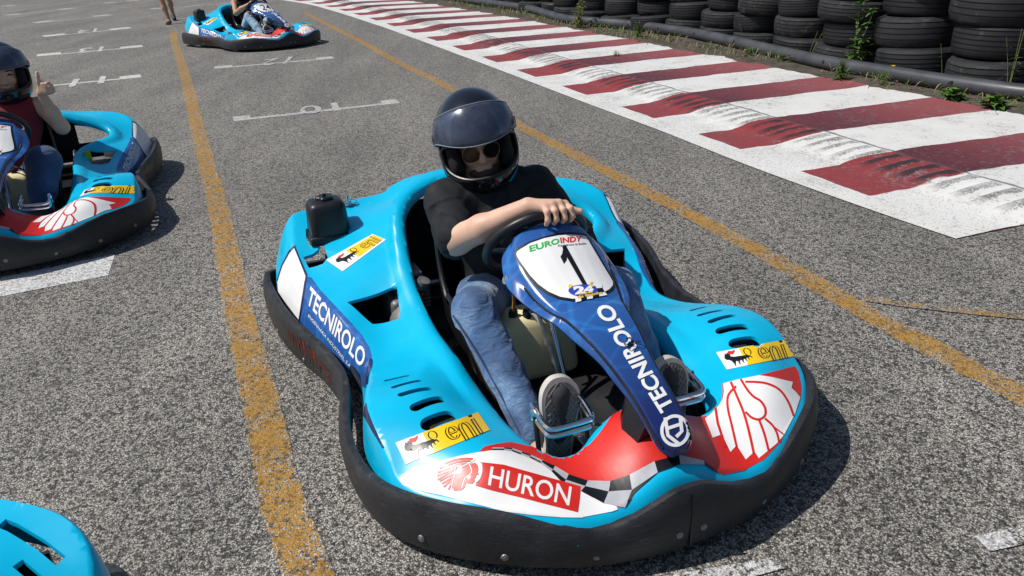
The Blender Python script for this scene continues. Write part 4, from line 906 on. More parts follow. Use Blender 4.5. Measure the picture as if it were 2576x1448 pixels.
    DF.text('badge_words', 'horas', [r8(1410, 1185), r8(1612, 1150), r8(1625, 1190), r8(1422, 1225)], YEL, fair, .0044, .03)
    DF.text('badge_words', 'da Batalha', [r8(1365, 1245), r8(1790, 1165), r8(1802, 1205), r8(1380, 1290)], YEL, fair, .0044, .03)
    sunp = []
    for k in range(16): a = k * math.pi / 8; rr = 45 if k % 2 else 22; sunp.append((1250 + rr * math.cos(a), 1072 + rr * math.sin(a)))
    DF.poly('badge_sun', [[r8(*p) for p in sunp], [r8(*p) for p in arc(1630, 1040, 48, 45, 60, 300, 10) + arc(1650, 1035, 38, 36, 290, 70, 10)]], YEL, fair, .0040, 5)
    DF.text('fairing_name', 'TECNIROLO', [r4(1298, 1492), r4(812, 722), r4(932, 688), r4(1400, 1438)], WHT, fair, .0020, .03)
    ring = arc(1402, 445, 96, 106, 0, 360, 28)
    DF.poly('fairing_emblem', [[r5(*p) for p in stroke(ring, 24)], [r5(*p) for p in stroke([(1330, 350), (1350, 480), (1440, 550)], 26)], [r5(*p) for p in stroke([(1440, 350), (1450, 450), (1410, 490)], 26)], [r5(*p) for p in stroke([(1345, 430), (1450, 395)], 24)]], WHT, fair, .0020, 5)
    # --- bumper print
    DB = Decals(bb, 0)
    DB.text('bumper_print_red', 'uni-flex', [r3(285, 545), r3(765, 1035), r3(775, 1225), r3(320, 745)], MATS['deep_red'], bump, .0012, .05)
    DB.text('bumper_print', 'uni-flex', [r3(262, 535), r3(748, 1020), r3(752, 1215), r3(300, 730)], INK, bump, .0020, .03)
    DB1 = Decals(bb, 1)
    DB1.text('bumper_print', 'i-flex', [q2(1165, 512), q2(1250, 425), q2(1262, 498), q2(1178, 580)], INK, bump, .0016, .03)
    # bolts and the joint in the middle of the front
    bm_ = MB()
    for x, y, z in [(.032, .862, .084), (.226, .83, .068), (.413, .746, .066), (.57, .618, .074), (.745, -.62, .07), (.69, -.38, .06)]:
        for s in (1, -1): q = MB(); bolt(q, (s * x, y + (.006 if y > 0 else 0), z), (s * x * (.6 if y > .7 else 1.4), y if y > 0 else 0, 0)); bm_ = q; q.build('bolt', BOLTM, bump)
    MB().box((0.003, .869, .115), (.0035, .006, .15)).build('joint', INK, bump)
NUM1 = [(1108, 375), (1172, 358), (1215, 440), (1380, 735), (1548, 1048), (1478, 1065), (1190, 565), (1188, 620), (1142, 682), (1080, 560), (1112, 500), (1122, 430)]
pm('badge_blue', (.03, .06, .42), .3, coat=.3, var=.1); pm('deep_red', (.14, .010, .010), .5, var=.2)
# ================================================================ KART ASSEMBLY
WC = Vector((0, 0, .490)); WU = Vector((0, .63, .777)); WN = Vector((0, -.777, .63))   # steering wheel centre, up in its plane, normal to the driver
def build_mech(K, airbox=True):
    # floor pan, tubes
    MB().box((0, .16, .045), (.56, .86, .006)).box((0, .62, .052), (.50, .10, .012)).build('floor_pan', FLOORM, K)
    plates = MB()
    for s in (1, -1): plates.box((s * .43, -.15, .062), (.24, .66, .006)).box((s * .42, .36, .058), (.26, .30, .006)).box((s * .30, -.05, .10), (.006, .70, .08))
    plates.box((.09, -.95, .24), (.76, .01, .25)).box((0, -.70, .055), (1.16, .62, .006)).box((.42, -.45, .10), (.30, .12, .006)).box((0, -.985, .12), (1.0, .01, .13)).box((.60, -.74, .12), (.008, .30, .12)).box((-.60, -.74, .12), (.008, .30, .12)).build('added_dark_plates', BLK, K)  # black plates added under the pods and tail to keep the interior dark
    fr = MB()
    for s in (1, -1):
        fr.tube([(s * .28, .66, .062), (s * .29, .30, .06), (s * .31, -.2, .06), (s * .33, -.6, .08), (s * .30, -.98, .09)], .016, 10)
        fr.tube([(s * .30, -.30, .07), (s * .50, -.33, .09), (s * .56, -.2, .10), (s * .55, .10, .10), (s * .50, .22, .09), (s * .31, .24, .07)], .011, 8)
    fr.tube([(-.28, .66, .062), (0, .68, .062), (.28, .66, .062)], .016, 10); fr.tube([(-.33, -.60, .08), (.33, -.60, .08)], .014, 10, 0); fr.tube([(-.44, .47, .075), (.44, .47, .075)], .013, 8, 0)
    fr.build('chassis_frame', BLK, K)
    MB().tube([(-.56, -.62, .135), (.56, -.62, .135)], .018, 12, 0).build('rear_axle', STL, K)
    for s in (1, -1):
        for (x, y, R, w) in ((s * .515, -.60, .126, .15), (s * .435, .41, .116, .11)):
            wh = empty('wheel', (0, 0, 0)); wh.parent = K
            pr = [(R * .55, -w / 2), (R * .62, -w / 2), (R * .92, -w * .47), (R, -w * .36), (R * 1.005, 0), (R, w * .36), (R * .92, w * .47), (R * .62, w / 2), (R * .55, w / 2), (R * .58, 0)]
            MB().lathe(pr, (x, y, R + .002), (1, 0, 0), 40, close=True).build('tyre', TYR, wh)
            MB().lathe([(0, w * .1), (R * .3, w * .12), (R * .35, w * .3), (R * .56, w * .44), (R * .57, -w * .44), (R * .3, -w * .2), (0, -w * .2)], (x, y, R + .002), (s, 0, 0), 28).build('rim', STL, wh)
    # seat: scooped shell
    V = []; F = []; prof = [(.06, .16), (.03, .085), (-.04, .058), (-.14, .05), (-.24, .06), (-.32, .10), (-.375, .17), (-.415, .27), (-.445, .38), (-.465, .47), (-.472, .50)]
    pc = catmull([Vector((y, z, 0)) for y, z in prof], 4); m = 25
    for i, p in enumerate(pc):
        t = i / (len(pc) - 1); hw = .218 - .03 * max(0, t - .5) * 2 + (.0 if t > .12 else -.04 * (.12 - t) / .12)
        tan = (pc[min(i + 1, len(pc) - 1)] - pc[max(i - 1, 0)]).normalized(); ny, nz = tan.y, -tan.x    # points to the sitter
        if ny * 1 + nz * 1 < 0: ny, nz = -ny, -nz
        depth = .12 + .11 * math.sin(min(1, t / .75) * math.pi) * (1 if t < .9 else .8) * 1.0
        for k in range(m):
            a = (k / (m - 1) * 2 - 1); x = math.copysign(hw * min(1, abs(a) * 1.25) ** .9, a) if abs(a) > 0 else 0; up = depth * max(0, (abs(a) - .55) / .45) ** 1.6
            V.append((x + math.copysign(.012 * max(0, abs(a) - .9) * 10, a), p.x + ny * up, p.y + nz * up))
    n = len(pc); F = [(i * m + k, i * m + k + 1, (i + 1) * m + k + 1, (i + 1) * m + k) for i in range(n - 1) for k in range(m - 1)]
    seat = mesh_obj('seat', V, F, SEATM, K, True, 60); md = seat.modifiers.new('s', 'SOLIDIFY'); md.thickness = .009; md.offset = 0
    edge = [V[i * m] for i in range(n)] + [V[(n - 1) * m + k] for k in range(1, m)] + [V[i * m + m - 1] for i in range(n - 2, -1, -1)]
    MB().tube(edge[::3] + [edge[-1]], .009, 8, 3).build('seat_rim', SEATM, seat)
    # steering
    ax = WU.cross(WN).normalized(); ring = [WC + (ax * math.cos(a) + WU * math.sin(a)) * .152 for a in np.linspace(0, 2 * math.pi, 24, endpoint=False)]
    sw = MB().tube(ring, .0145, 12, 2, closed=True).build('steering_wheel', BLK, K)
    sp = MB()
    for a in (0, 180, 270): d = ax * math.cos(math.radians(a)) + WU * math.sin(math.radians(a)); sp.tube([WC - WN * .02, WC + d * .07 - WN * .015, WC + d * .148], .008, 8, 3)
    sp.build('spoke', STL, sw)
    MB().lathe([(0, .015), (.035, .012), (.04, 0), (.03, -.02), (0, -.02)], WC - WN * .01, WN, 24).build('hub', BLK, sw)
    MB().tube([WC - WN * .02, Vector((0, .14, .22)), Vector((0, .22, .09))], .0095, 12, 4).build('steering_column', CHR, K)
    MB().tube([(.028, .07, .30), (.020, .16, .17), (.018, .21, .09)], .006, 8, 3).build('column_support', STL, K)
    # fuel tank with caps and hoses
    tk = MB().box((.01, -.005, .165), (.245, .15, .205), bev=.032).build('fuel_tank', TANKM, K, angle=60)
    bmt = bmesh.new(); bmt.from_mesh(tk.data)
    for v in bmt.verts:
        t = (v.co.z - .06) / .21; v.co.y = (v.co.y + .005) * (.82 + .22 * (1 - t)) + .02 - .03 * t; v.co.x = .01 + (v.co.x - .01) * (1.0 - .10 * t)
    bmt.to_mesh(tk.data); bmt.free()
    for cx, cy in ((.085, .015), (.045, .03), (-.03, -.02)):
        MB().lathe([(.014, -.008), (.014, .012), (.011, .020), (.005, .022), (0, .022)], (cx, cy, .268), n=16).build('tank_cap', BLK, tk)
    MB().tube([(.085, .015, .285), (.083, .02, .32), (.09, .035, .37), (.085, .03, .40)], .0055, 8, 5).build('fuel_hose', pm('amber_hose', (.40, .22, .07), .3, var=.1), tk)
    MB().tube([(.045, .03, .285), (.03, .062, .275), (.022, .10, .245), (.018, .115, .200)], .0055, 8, 5).build('breather_hose', pm('grey_hose', (.32, .33, .30), .4, var=.1), tk)
    MB().tube([(-.03, -.02, .285), (-.05, .03, .31), (-.11, .06, .26), (-.15, .09, .10)], .005, 8, 5).build('fuel_line', BLK, tk)
    # pedals: two bent chrome loops, arm, return spring
    for s in (1, -1):
        pd = empty('pedal'); pd.parent = K; y0 = .0 if s > 0 else .012
        for dz in (0, -.020):
            MB().tube([(s * .222, .475 + y0, .255 + dz), (s * .224, .50 + y0, .249 + dz), (s * .222, .556 + y0, .240 + dz), (s * .208, .574 + y0, .238 + dz), (s * .165, .580 + y0, .241 + dz), (s * .118, .586 + y0, .247 + dz), (s * .106, .578 + y0, .251 + dz), (s * .104, .53 + y0, .262 + dz), (s * .108, .49 + y0, .270 + dz)], .0072, 10, 5).build('pedal_loop', CHR, pd)
        MB().tube([(s * .226, .50 + y0, .25), (s * .228, .52 + y0, .18), (s * .228, .55 + y0, .06)], .007, 8, 3).tube([(s * .100, .515 + y0, .26), (s * .098, .54 + y0, .16), (s * .095, .56, .06)], .006, 8, 3).build('pedal_arm', BLK, pd)
        q = MB(); bolt(q, (s * .228, .505 + y0, .25), (s, .4, .2), .010); bolt(q, (s * .228, .50 + y0, .228), (s, .4, .2), .009); q.build('pedal_bolt', CHR, pd)
    MB().box((.04, .47, .085), (.11, .07, .05), bev=.008).build('brake_cylinder', STL, K)
    hel = [(.055 + .012 * math.cos(a), .50 + .003 * a, .12 + .012 * math.sin(a)) for a in np.linspace(0, 2 * math.pi * 5, 60)]
    MB().tube(hel, .0018, 6, 0).build('return_spring', CHR, K)
    MB().tube([(.045, .575, .165), (.045, .577, .158), (.05, .58, .145), (.055, .58, .160), (.052, .578, .17), (.045, .575, .163)], .0022, 6, 4).build('split_ring', CHR, K)
    MB().tube([(.09, .48, .16), (.06, .52, .175), (.02, .54, .165), (-.02, .53, .14)], .0045, 8, 5).build('cable', GREENW, K)
    MB().tube([(.10, .52, .06), (.075, .54, .13), (.06, .55, .19)], .006, 8, 3).tube([(-.10, .52, .06), (-.075, .54, .13), (-.06, .55, .17)], .006, 8, 3).tube([(-.22, .40, .09), (0, .43, .10), (.22, .40, .09)], .008, 8, 3).build('linkage', STL, K)
    q = MB()
    for p in ((.02, .40, .12), (-.03, .45, .11), (.07, .44, .12), (.03, .56, .09), (-.05, .57, .10), (.06, .39, .11)): bolt(q, p, (0, .3, 1), .012)
    q.build('linkage_bolt', CHR, K)
    # black bracket under the fairing nose
    V = [(-.05, .62, .262), (.05, .62, .262), (.075, .665, .225), (-.075, .665, .225), (-.045, .64, .345), (.045, .64, .345), (.045, .73, .30), (-.045, .73, .30), (.062, .715, .235), (-.062, .715, .235)]
    F = [(0, 1, 5, 4), (1, 2, 8, 6, 5), (3, 0, 4, 7, 9), (0, 3, 2, 1), (3, 9, 8, 2), (4, 5, 6, 7), (7, 6, 8, 9)]
    MB().add(V, F).build('fairing_bracket', BLK, K, angle=25)
    # engine beside the seat on the driver's right
    e = MB().box((.330, -.42, .15), (.11, .18, .15), bev=.02)
    for k in range(7): e.box((.30, -.44, .17 + k * .014), (.12, .14, .006), bev=.002)
    e.lathe([(0, .05), (.05, .05), (.062, .03), (.065, -.03), (0, -.03)], (.335, -.30, .15), (0, 1, 0), 28).lathe([(0, .03), (.022, .03), (.025, 0), (0, 0)], (.27, -.36, .25), (-.3, .3, 1), 16).box((.29, -.46, .275), (.08, .10, .02), bev=.006)
    e.build('engine', ALU, K)
    MB().tube([(.36, -.34, .20), (.30, -.31, .22), (.27, -.35, .24), (.26, -.42, .22)], .008, 8, 5).tube([(.35, -.50, .20), (.34, -.45, .26), (.38, -.40, .28)], .006, 8, 5).build('engine_hose', BLK, K)
    MB().box((-.42, -.45, .13), (.15, .22, .11), bev=.03).build('silencer', ALU, K)
    MB().lathe([(0, .006), (.085, .006), (.09, 0), (.085, -.006), (0, -.006)], (-.28, -.62, .135), (1, 0, 0), 36).build('brake_disc', STL, K)
    fl = MB().box((-.37, -.30, .225), (.035, .03, .10), rz=.3, bev=.004); fl.build('tool_pouch', pm('lime_plastic', (.25, .34, .02), .5), K)
    # towing bolt at the tail
    for x in (.385,):
        tb = MB().lathe([(0, .036), (.009, .035), (.011, .026), (.007, .024), (.007, .012), (.012, .011), (.012, .005), (.02, .003), (.022, 0)], (x, -.945, .392), n=18).build('tail_bolt', CHR, K)
        MB().tube([(x + .03 * math.cos(a), -.945 + .022 * math.sin(a), .400 + .004 * math.sin(2 * a)) for a in np.linspace(0, 6, 14)], .002, 6, 2).build('lock_wire', STL, tb)
    if airbox:
        a = MB().box((.496, -.785, .402), (.134, .122, .148), bev=.026).build('air_filter_box', BLK, K, angle=60)
        bm = bmesh.new(); bm.from_mesh(a.data)
        for v in bm.verts: k = 1 + .13 * (1 - (v.co.z - .33) / .15); v.co.x = .496 + (v.co.x - .496) * k * .98; v.co.y = -.785 + (v.co.y + .785) * k * .98
        bm.to_mesh(a.data); bm.free()
        MB().box((.496, -.785, .340), (.158, .144, .034), bev=.008).build('filter_box_flange', BLK, a)
        kn = [(.030 * (1 + .12 * math.cos(5 * t)), t) for t in np.linspace(0, 2 * math.pi, 40, endpoint=False)]
        V = [(.496 + r * math.cos(t), -.785 + r * math.sin(t), z) for z in (.474, .486, .489) for r, t in [(q[0] * (.9 if z > .487 else 1), q[1]) for q in kn]]
        F = [(i * 40 + k, i * 40 + (k + 1) % 40, (i + 1) * 40 + (k + 1) % 40, (i + 1) * 40 + k) for i in range(2) for k in range(40)] + [tuple(80 + k for k in range(40))]
        MB().add(V, F).box((.496, -.785, .492), (.012, .012, .010), bev=.002).build('filter_box_knob', BLK, a)

def stage(): return bpy.context.evaluated_depsgraph_get()
K1o = empty('racing_kart', (KP[0][0], KP[0][1], 0), math.pi + KP[0][2])
tag(K1o, 'light blue rental kart with number 1 on its white plate, nearest and largest', 'go-kart', 'light blue rental karts on the track')
shell, sb = build_shell(K1o); fair, fb = build_fairing(K1o); bump, bb = build_bumper(K1o)
decorate(K1o, shell, sb, fair, fb, bump, bb); build_mech(K1o)
q = MB(); bolt(q, (.160, .165, .463), (1, .2, .5), .013); q.build('fairing_bolt', CHR, fair)
wp = fb.ray_cast(*[v.normalized() if i else v for i, v in enumerate(kray(0, r4(1080, 990)))])
if wp[0]:
    w0 = wp[0]; wt = MB()
    for a in (0, 2.1, 4.0): wt.tube([w0 + Vector((.006 * math.cos(a), .006 * math.sin(a), .002)), w0 + Vector((.022 * math.cos(a + .3), .016 * math.sin(a + .3), .012)), w0 + Vector((.026 * math.cos(a + .9), .022 * math.sin(a + .9), .006)), w0 + Vector((.010 * math.cos(a + 1.6), .012 * math.sin(a + 1.6), .003))], .0012, 6, 5)
    wt.tube([w0 + Vector((-.004, -.004, .003)), w0 + Vector((.003, .003, .010)), w0 + Vector((.005, -.002, .004))], .003, 6, 4).build('wire_tie', BLK, fair)
def plate_number(fairing, which, shape):
    DF = Decals(fb, 0)
    if shape == '1': o = DF.poly('plate_number', [[r8(*p) for p in NUM1]], INK, fairing, .0026, 5)
    else: o = DF.text('plate_number', shape, [r8(800, 420), r8(1560, 330), r8(1780, 900), r8(1030, 1080)], INK, fairing, .0026, .01)
    return o
def add_kart(i, label, number):
    c = copy_tree(K1o); c.location = (KP[i][0], KP[i][1], 0); c.rotation_euler = (0, 0, math.pi + KP[i][2]); c['label'] = label
    f = [o for o in c.children if o.name.startswith('front_fairing')][0]
    if number: plate_number(f, i, number)
    return c
K2o = add_kart(1, 'light blue kart at the left edge of the photo, driven by the woman in maroon', None)
K3o = add_kart(2, 'far light blue kart with number 24 on its white plate, near the walking legs', '24')
plate_number(fair, 0, '1')
K4o = copy_tree(K1o); K4o.location = (-1.110, .197, 0); K4o.rotation_euler = (0, 0, 3.513); K4o['label'] = 'light blue kart of which only a louvred rear corner shows at the lower left'
rC = lambda x, y: (.2196 * x, 1212.3 + .2196 * y)
def on4(p):
    z = .36; M4 = (Matrix.Translation(K4o.location) @ Matrix.Rotation(3.513, 4, 'Z')).inverted()
    for _ in range(8): q = M4 @ gz(p, z); z = float(FZ([(q.x, q.y)])[0])
    return (q.x, q.y)
for o in list(K4o.children):
    if o.name.startswith('body_shell'):
        L4 = [stroke([(-.482, -.853), (-.50, -.838), (-.55, -.786), (-.583, -.745)], .020), stroke([(-.515, -.757), (-.55, -.715), (-.588, -.668)], .019)]
        ns, _b = build_shell(K4o, HOLES + L4, .35); o.data = ns.data; bpy.data.objects.remove(ns)
        for ch in list(o.children):
            if any(v.co.x < -.3 and v.co.y < .1 for v in ch.data.vertices): bpy.data.objects.remove(ch)
for o in list(K4o.children):
    if o.name.startswith('bumper'):
        o.data = o.data.copy()
        for v in o.data.vertices:
            if v.co.y < -.3: k = min(1, (-.3 - v.co.y) / .25); v.co.x -= math.copysign(.088 * k, v.co.x) if abs(v.co.x) > .3 else 0; v.co.y += .07 * k * (v.co.y < -.8)
        for ch in list(o.children): bpy.data.objects.remove(ch)
MB().box((-.50, -.75, .20), (.20, .26, .008)).build('slot_darkening_plate', BLK, K4o)  # black plate added under the louvres so the slots read dark
# ================================================================ PEOPLE
SKIN = pm('skin', (.66, .41, .30), .5, var=.10, vs=14, bump=.06, bs=160, sub=.12)
SKIN2 = pm('skin_tanned', (.42, .24, .16), .5, var=.08, vs=14, bump=.05, bs=160, sub=.1)
SHIRT = pm('black_shirt', (.006, .007, .010), .8, var=.3, vs=9, bump=.35, bs=200, sheen=0)
def denim(name, c1, c2):
    m = pm(name, c1, .85, var=.22, vs=11, bump=.35, bs=420, sheen=.2); n = m.node_tree.nodes; l = m.node_tree.links; b = n['Principled BSDF']
    tc = n.new('ShaderNodeTexCoord'); nz = n.new('ShaderNodeTexNoise'); nz.inputs['Scale'].default_value = 7; nz.inputs['Detail'].default_value = 3; l.new(tc.outputs['Object'], nz.inputs[0])
    wv = n.new('ShaderNodeTexNoise'); wv.inputs['Scale'].default_value = 300; wv.inputs['Detail'].default_value = 2; l.new(tc.outputs['Object'], wv.inputs[0])
    mr = n.new('ShaderNodeMapRange'); mr.inputs[1].default_value = .45; mr.inputs[2].default_value = .68; l.new(nz.outputs[0], mr.inputs[0])
    m2 = n.new('ShaderNodeMapRange'); m2.inputs[1].default_value = .4; m2.inputs[2].default_value = .6; m2.inputs[3].default_value = .5; l.new(wv.outputs[0], m2.inputs[0])
    mu = n.new('ShaderNodeMath'); mu.operation = 'MULTIPLY'; l.new(mr.outputs[0], mu.inputs[0]); l.new(m2.outputs[0], mu.inputs[1])
    src = b.inputs['Base Color'].links[0].from_socket; mx = n.new('ShaderNodeMix'); mx.data_type = 'RGBA'; l.new(mu.outputs[0], mx.inputs['Factor']); l.new(src, mx.inputs['A']); mx.inputs['B'].default_value = (*c2, 1)
    l.new(mx.outputs['Result'], b.inputs['Base Color'])
    wr = n.new('ShaderNodeTexNoise'); wr.inputs['Scale'].default_value = 22; wr.inputs['Detail'].default_value = 5; wr.inputs['Distortion'].default_value = 1.2; mpw = n.new('ShaderNodeMapping'); mpw.inputs['Scale'].default_value = (.6, 1.0, 1.6); l.new(tc.outputs['Object'], mpw.inputs[0]); l.new(mpw.outputs[0], wr.inputs[0])
    b2 = n.new('ShaderNodeBump'); b2.inputs['Strength'].default_value = .55; b2.inputs['Distance'].default_value = .02; l.new(wr.outputs[0], b2.inputs['Height']); l.new(b.inputs['Normal'].links[0].from_socket, b2.inputs['Normal']); l.new(b2.outputs[0], b.inputs['Normal']); return m
JEAN = denim('blue_jeans', (.05, .112, .24), (.24, .37, .56)); JEAN2 = denim('dark_jeans', (.022, .045, .12), (.06, .10, .22)); JEAN3 = denim('pale_jeans', (.30, .42, .55), (.55, .64, .72))
HELM = pm('black_helmet', (.006, .007, .012), .10, coat=.6, var=.15, vs=5); PAD = pm('helmet_lining', (.006, .006, .007), .9, var=.2, vs=30, bump=.4)
HBLUE = pm('helmet_blue_flash', (.01, .28, .55), .15, coat=.5, var=.1)
LENS = pm('sunglass_lens', (.003, .003, .004), .12, coat=.0, var=0, ior=1.3); GOLD = pm('gold_wire', (.32, .27, .2), .3, metal=1, var=.1)
BEARD = pm('facial_hair', (.10, .058, .042), .9, var=.3, vs=90, bump=.6); LIP = pm('lips', (.38, .16, .13), .5, var=.1)
TANKT = pm('maroon_top', (.20, .010, .022), .85, var=.2, vs=12, bump=.2, bs=300, sheen=.2); BTOP = pm('black_top', (.008, .008, .01), .85, var=.2, vs=12, bump=.2, bs=300)
SOLE = pm('grey_rubber_sole', (.16, .155, .15), .7, var=.25, vs=30, bump=.3, bs=150); SOLER = pm('pale_sole_edge', (.52, .49, .45), .6, var=.12, vs=30); SHOE = pm('grey_canvas', (.045, .045, .05), .85, var=.25, vs=40, bump=.3, bs=300)
EYE = pm('eye', (.03, .02, .015), .2, var=0)
def visor_mat():
    m = bpy.data.materials.new('clear_visor'); m.use_nodes = True; n = m.node_tree.nodes; l = m.node_tree.links; n.remove(n['Principled BSDF']); out = n['Material Output']
    tr = n.new('ShaderNodeBsdfTransparent'); tr.inputs[0].default_value = (.55, .58, .66, 1); gl = n.new('ShaderNodeBsdfGlossy'); gl.inputs['Roughness'].default_value = .20; gl.inputs[0].default_value = (.9, .93, 1, 1)
    df = n.new('ShaderNodeBsdfDiffuse'); df.inputs[0].default_value = (.13, .16, .25, 1)
    tc = n.new('ShaderNodeTexCoord'); nz = n.new('ShaderNodeTexNoise'); nz.inputs['Scale'].default_value = 30; nz.inputs['Detail'].default_value = 8; nz.inputs['Roughness'].default_value = .75; l.new(tc.outputs['Object'], nz.inputs[0])
    mr = n.new('ShaderNodeMapRange'); mr.inputs[1].default_value = .3; mr.inputs[2].default_value = .75; mr.inputs[3].default_value = .16; mr.inputs[4].default_value = .48; l.new(nz.outputs[0], mr.inputs[0])
    m1 = n.new('ShaderNodeMixShader'); l.new(mr.outputs[0], m1.inputs[0]); l.new(tr.outputs[0], m1.inputs[1]); l.new(df.outputs[0], m1.inputs[2])
    fr = n.new('ShaderNodeFresnel'); fr.inputs[0].default_value = 1.5; m2 = n.new('ShaderNodeMixShader'); l.new(fr.outputs[0], m2.inputs[0]); l.new(m1.outputs[0], m2.inputs[1]); l.new(gl.outputs[0], m2.inputs[2]); l.new(m2.outputs[0], out.inputs[0]); return m
VIS = visor_mat()
def folds(amp, sc, st=(1, 1, 1)):
    def f(P):
        q = P * np.array(st) * sc
        w = q[:, 0] * .7 + q[:, 2] * .9 + 1.6 * np.sin(q[:, 1] * .55 + q[:, 0] * .35) + 1.2 * np.sin(q[:, 2] * .31); r = 1 - np.abs(np.sin(w * .55)); g = .5 + .5 * np.sin(q[:, 0] * .33 + q[:, 1] * .41 + 2)
        return -amp * 1.9 * r ** 5 * g + .45 * amp * (np.sin(q[:, 0] * 1.0 + 1.7 * np.sin(q[:, 2] * .6 + q[:, 1] * .5)) * np.sin(q[:, 2] * 1.1 + 1.3 * np.sin(q[:, 0] * .7 + q[:, 1])) + .5 * np.sin(q[:, 1] * 1.9 + 2 * np.sin(q[:, 2] * .9 + q[:, 0] * 1.3)))
    return f
def C(a, b, ra, rb, k=.03): return ('c', a, b, ra, rb, k)
def E(c, r, R=None, k=.03): return ('e', c, r, R, k)
def place(prims, M):
    """move primitives by a rigid matrix"""
    R = np.array(M.to_3x3()); out = []
    for p in prims:
        if p[0] == 'c': out.append(('c', tuple(M @ Vector(p[1])), tuple(M @ Vector(p[2]))) + p[3:])
        else: out.append(('e', tuple(M @ Vector(p[1])), p[2], R if p[3] is None else R @ p[3], p[4]))
    return out
def head_prims(M):
    return place([E((0, 0, .02), (.074, .092, .092), k=.02), E((0, .020, -.045), (.056, .070, .070), k=.03), C((0, .088, .010), (0, .104, -.028), .007, .012, .012), C((-.011, .094, -.032), (.011, .094, -.032), .008, .008, .008),
        E((0, .074, -.088), (.026, .020, .020), k=.02), E((.036, .066, -.025), (.022, .022, .022), k=.02), E((-.036, .066, -.025), (.022, .022, .022), k=.02), C((-.040, .083, .028), (.040, .083, .028), .009, .009, .012),
        E((.076, -.005, -.01), (.010, .020, .030), k=.006), E((-.076, -.005, -.01), (.010, .020, .030), k=.006), C((-.017, .088, -.062), (.017, .088, -.062), .007, .007, .01)], M)
def helmet(parent, M, blue=True, closed=False):
    """full-face helmet, visor tipped up over the brow"""
    inv = np.array(M.inverted()); lo = np.array(M.translation) - .24; res = .0052; n = int(.48 / res); G = np.stack(np.meshgrid(*[np.arange(n)] * 3, indexing='ij'), -1).reshape(-1, 3) * res + lo
    q = G @ inv[:3, :3].T + inv[:3, 3]
    def outer(q): return smin(d_ell(q, (0, -.006, .018), (.130, .160, .148)), d_ell(q, (0, .020, -.080), (.120, .148, .104)), .06)
    o_ = outer(q); d = np.maximum(o_, -(o_ + .022))
    a = np.abs(q - np.array([0, .16, -.016])) - np.array([.096, .125, .032]); rb = np.linalg.norm(np.maximum(a, 0), axis=1) + np.minimum(a.max(1), 0) - .028
    d = np.maximum(d, -rb); d = np.maximum(d, -(q[:, 2] + .168)); d = np.where(np.abs(d) > .05, np.sign(d) * .05, d)
    h = nets('helmet', d.reshape(n, n, n).astype(np.float32), lo, res, HELM, parent); h.data.set_sharp_from_angle(angle=math.radians(60))
    # lining seen through the opening
    V = []; F = []
    # visor
    N1, N2 = 30, 12
    for i in range(N1 + 1):
        a = math.radians(-84 + 168 * i / N1); u = abs(i / N1 * 2 - 1)
        e0 = 8 + 3 * u ** 2 - 12 * u ** 6; e1 = 56 - 24 * u ** 2.2
        for j in range(N2 + 1):
            e = math.radians(e0 + (e1 - e0) * j / N2); V.append(M @ Vector((.141 * math.sin(a) * math.cos(e), .173 * math.cos(a) * math.cos(e) - .006, .160 * math.sin(e) + .014)))
    F = [(i * (N2 + 1) + j, i * (N2 + 1) + j + 1, (i + 1) * (N2 + 1) + j + 1, (i + 1) * (N2 + 1) + j) for i in range(N1) for j in range(N2)]
    v = mesh_obj('visor', V, F, VIS, h, True, 60); md = v.modifiers.new('s', 'SOLIDIFY'); md.thickness = .002
    ed = [V[i * (N2 + 1)] for i in range(N1 + 1)]; eu = [V[i * (N2 + 1) + N2] for i in range(N1, -1, -1)]
    MB().tube(ed + eu, .0016, 6, 1, closed=True).build('visor_edge', pm('visor_edge', (.25, .28, .33), .25, var=.1), v)
    pads = MB()
    for s in (1, -1): sdf_mesh('cheek_pad', place([E((s * .084, .055, -.045), (.026, .055, .055), k=.01), E((s * .086, .03, .02), (.022, .05, .05), k=.02)], M), .006, PAD, h)
    sdf_mesh('brow_pad', place([C((-.07, .075, .062), (.07, .075, .062), .02, .02, .01)], M), .006, PAD, h)
    for s in (1, -1): MB().lathe([(0, .010), (.016, .009), (.021, .003), (.022, -.004)], M @ Vector((s * .131, .012, .03)), M.to_3x3() @ Vector((s, .1, 0)), 20).build('visor_pivot', BLK, v)
    # trim round the opening
    tr = []
    for k in range(40):
        t = 2 * math.pi * k / 40; x = .122 * math.copysign(abs(math.cos(t)) ** .55, math.cos(t)); z = -.016 + .058 * math.copysign(abs(math.sin(t)) ** .6, math.sin(t))
        lo_, hi_ = 0.0, .25
        for _ in range(22):
            mid = (lo_ + hi_) / 2
            if outer(np.array([[x, mid, z]]))[0] < 0: lo_ = mid
            else: hi_ = mid
        tr.append(M @ Vector((x, lo_ + .001, z)))
    MB().tube(tr, .0055, 8, 2, closed=True).build('opening_trim', BLK, h)
    # painted flashes and vents on the chin
    bm = bmesh.new(); bm.from_mesh(h.data); b = BVHTree.FromBMesh(bm); bm.free(); R3 = M.to_3x3()
    def patch(name, poly, mat, dirv=(0, -1, 0), org=(0, .5, 0), lift=.0012):
        V2, F2 = tri_poly(poly, .008); dw = (R3 @ Vector(dirv)).normalized(); P = []
        ax = Vector(dirv).cross(Vector((0, 0, 1))).normalized()
        for a_, z_ in V2:
            o_w = M @ (Vector(org) + ax * a_ + Vector((0, 0, z_))); r = b.ray_cast(o_w, dw); P.append(r[0] + (r[1] if r[1].dot(dw) < 0 else -r[1]) * lift if r[0] else None)
        G2 = [f for f in F2 if all(P[i] is not None for i in f)]; us = sorted({i for f in G2 for i in f}); mp = {i: j for j, i in enumerate(us)}
        if G2: mesh_obj(name, [P[i] for i in us], [tuple(mp[i] for i in f) for f in G2], mat, h)
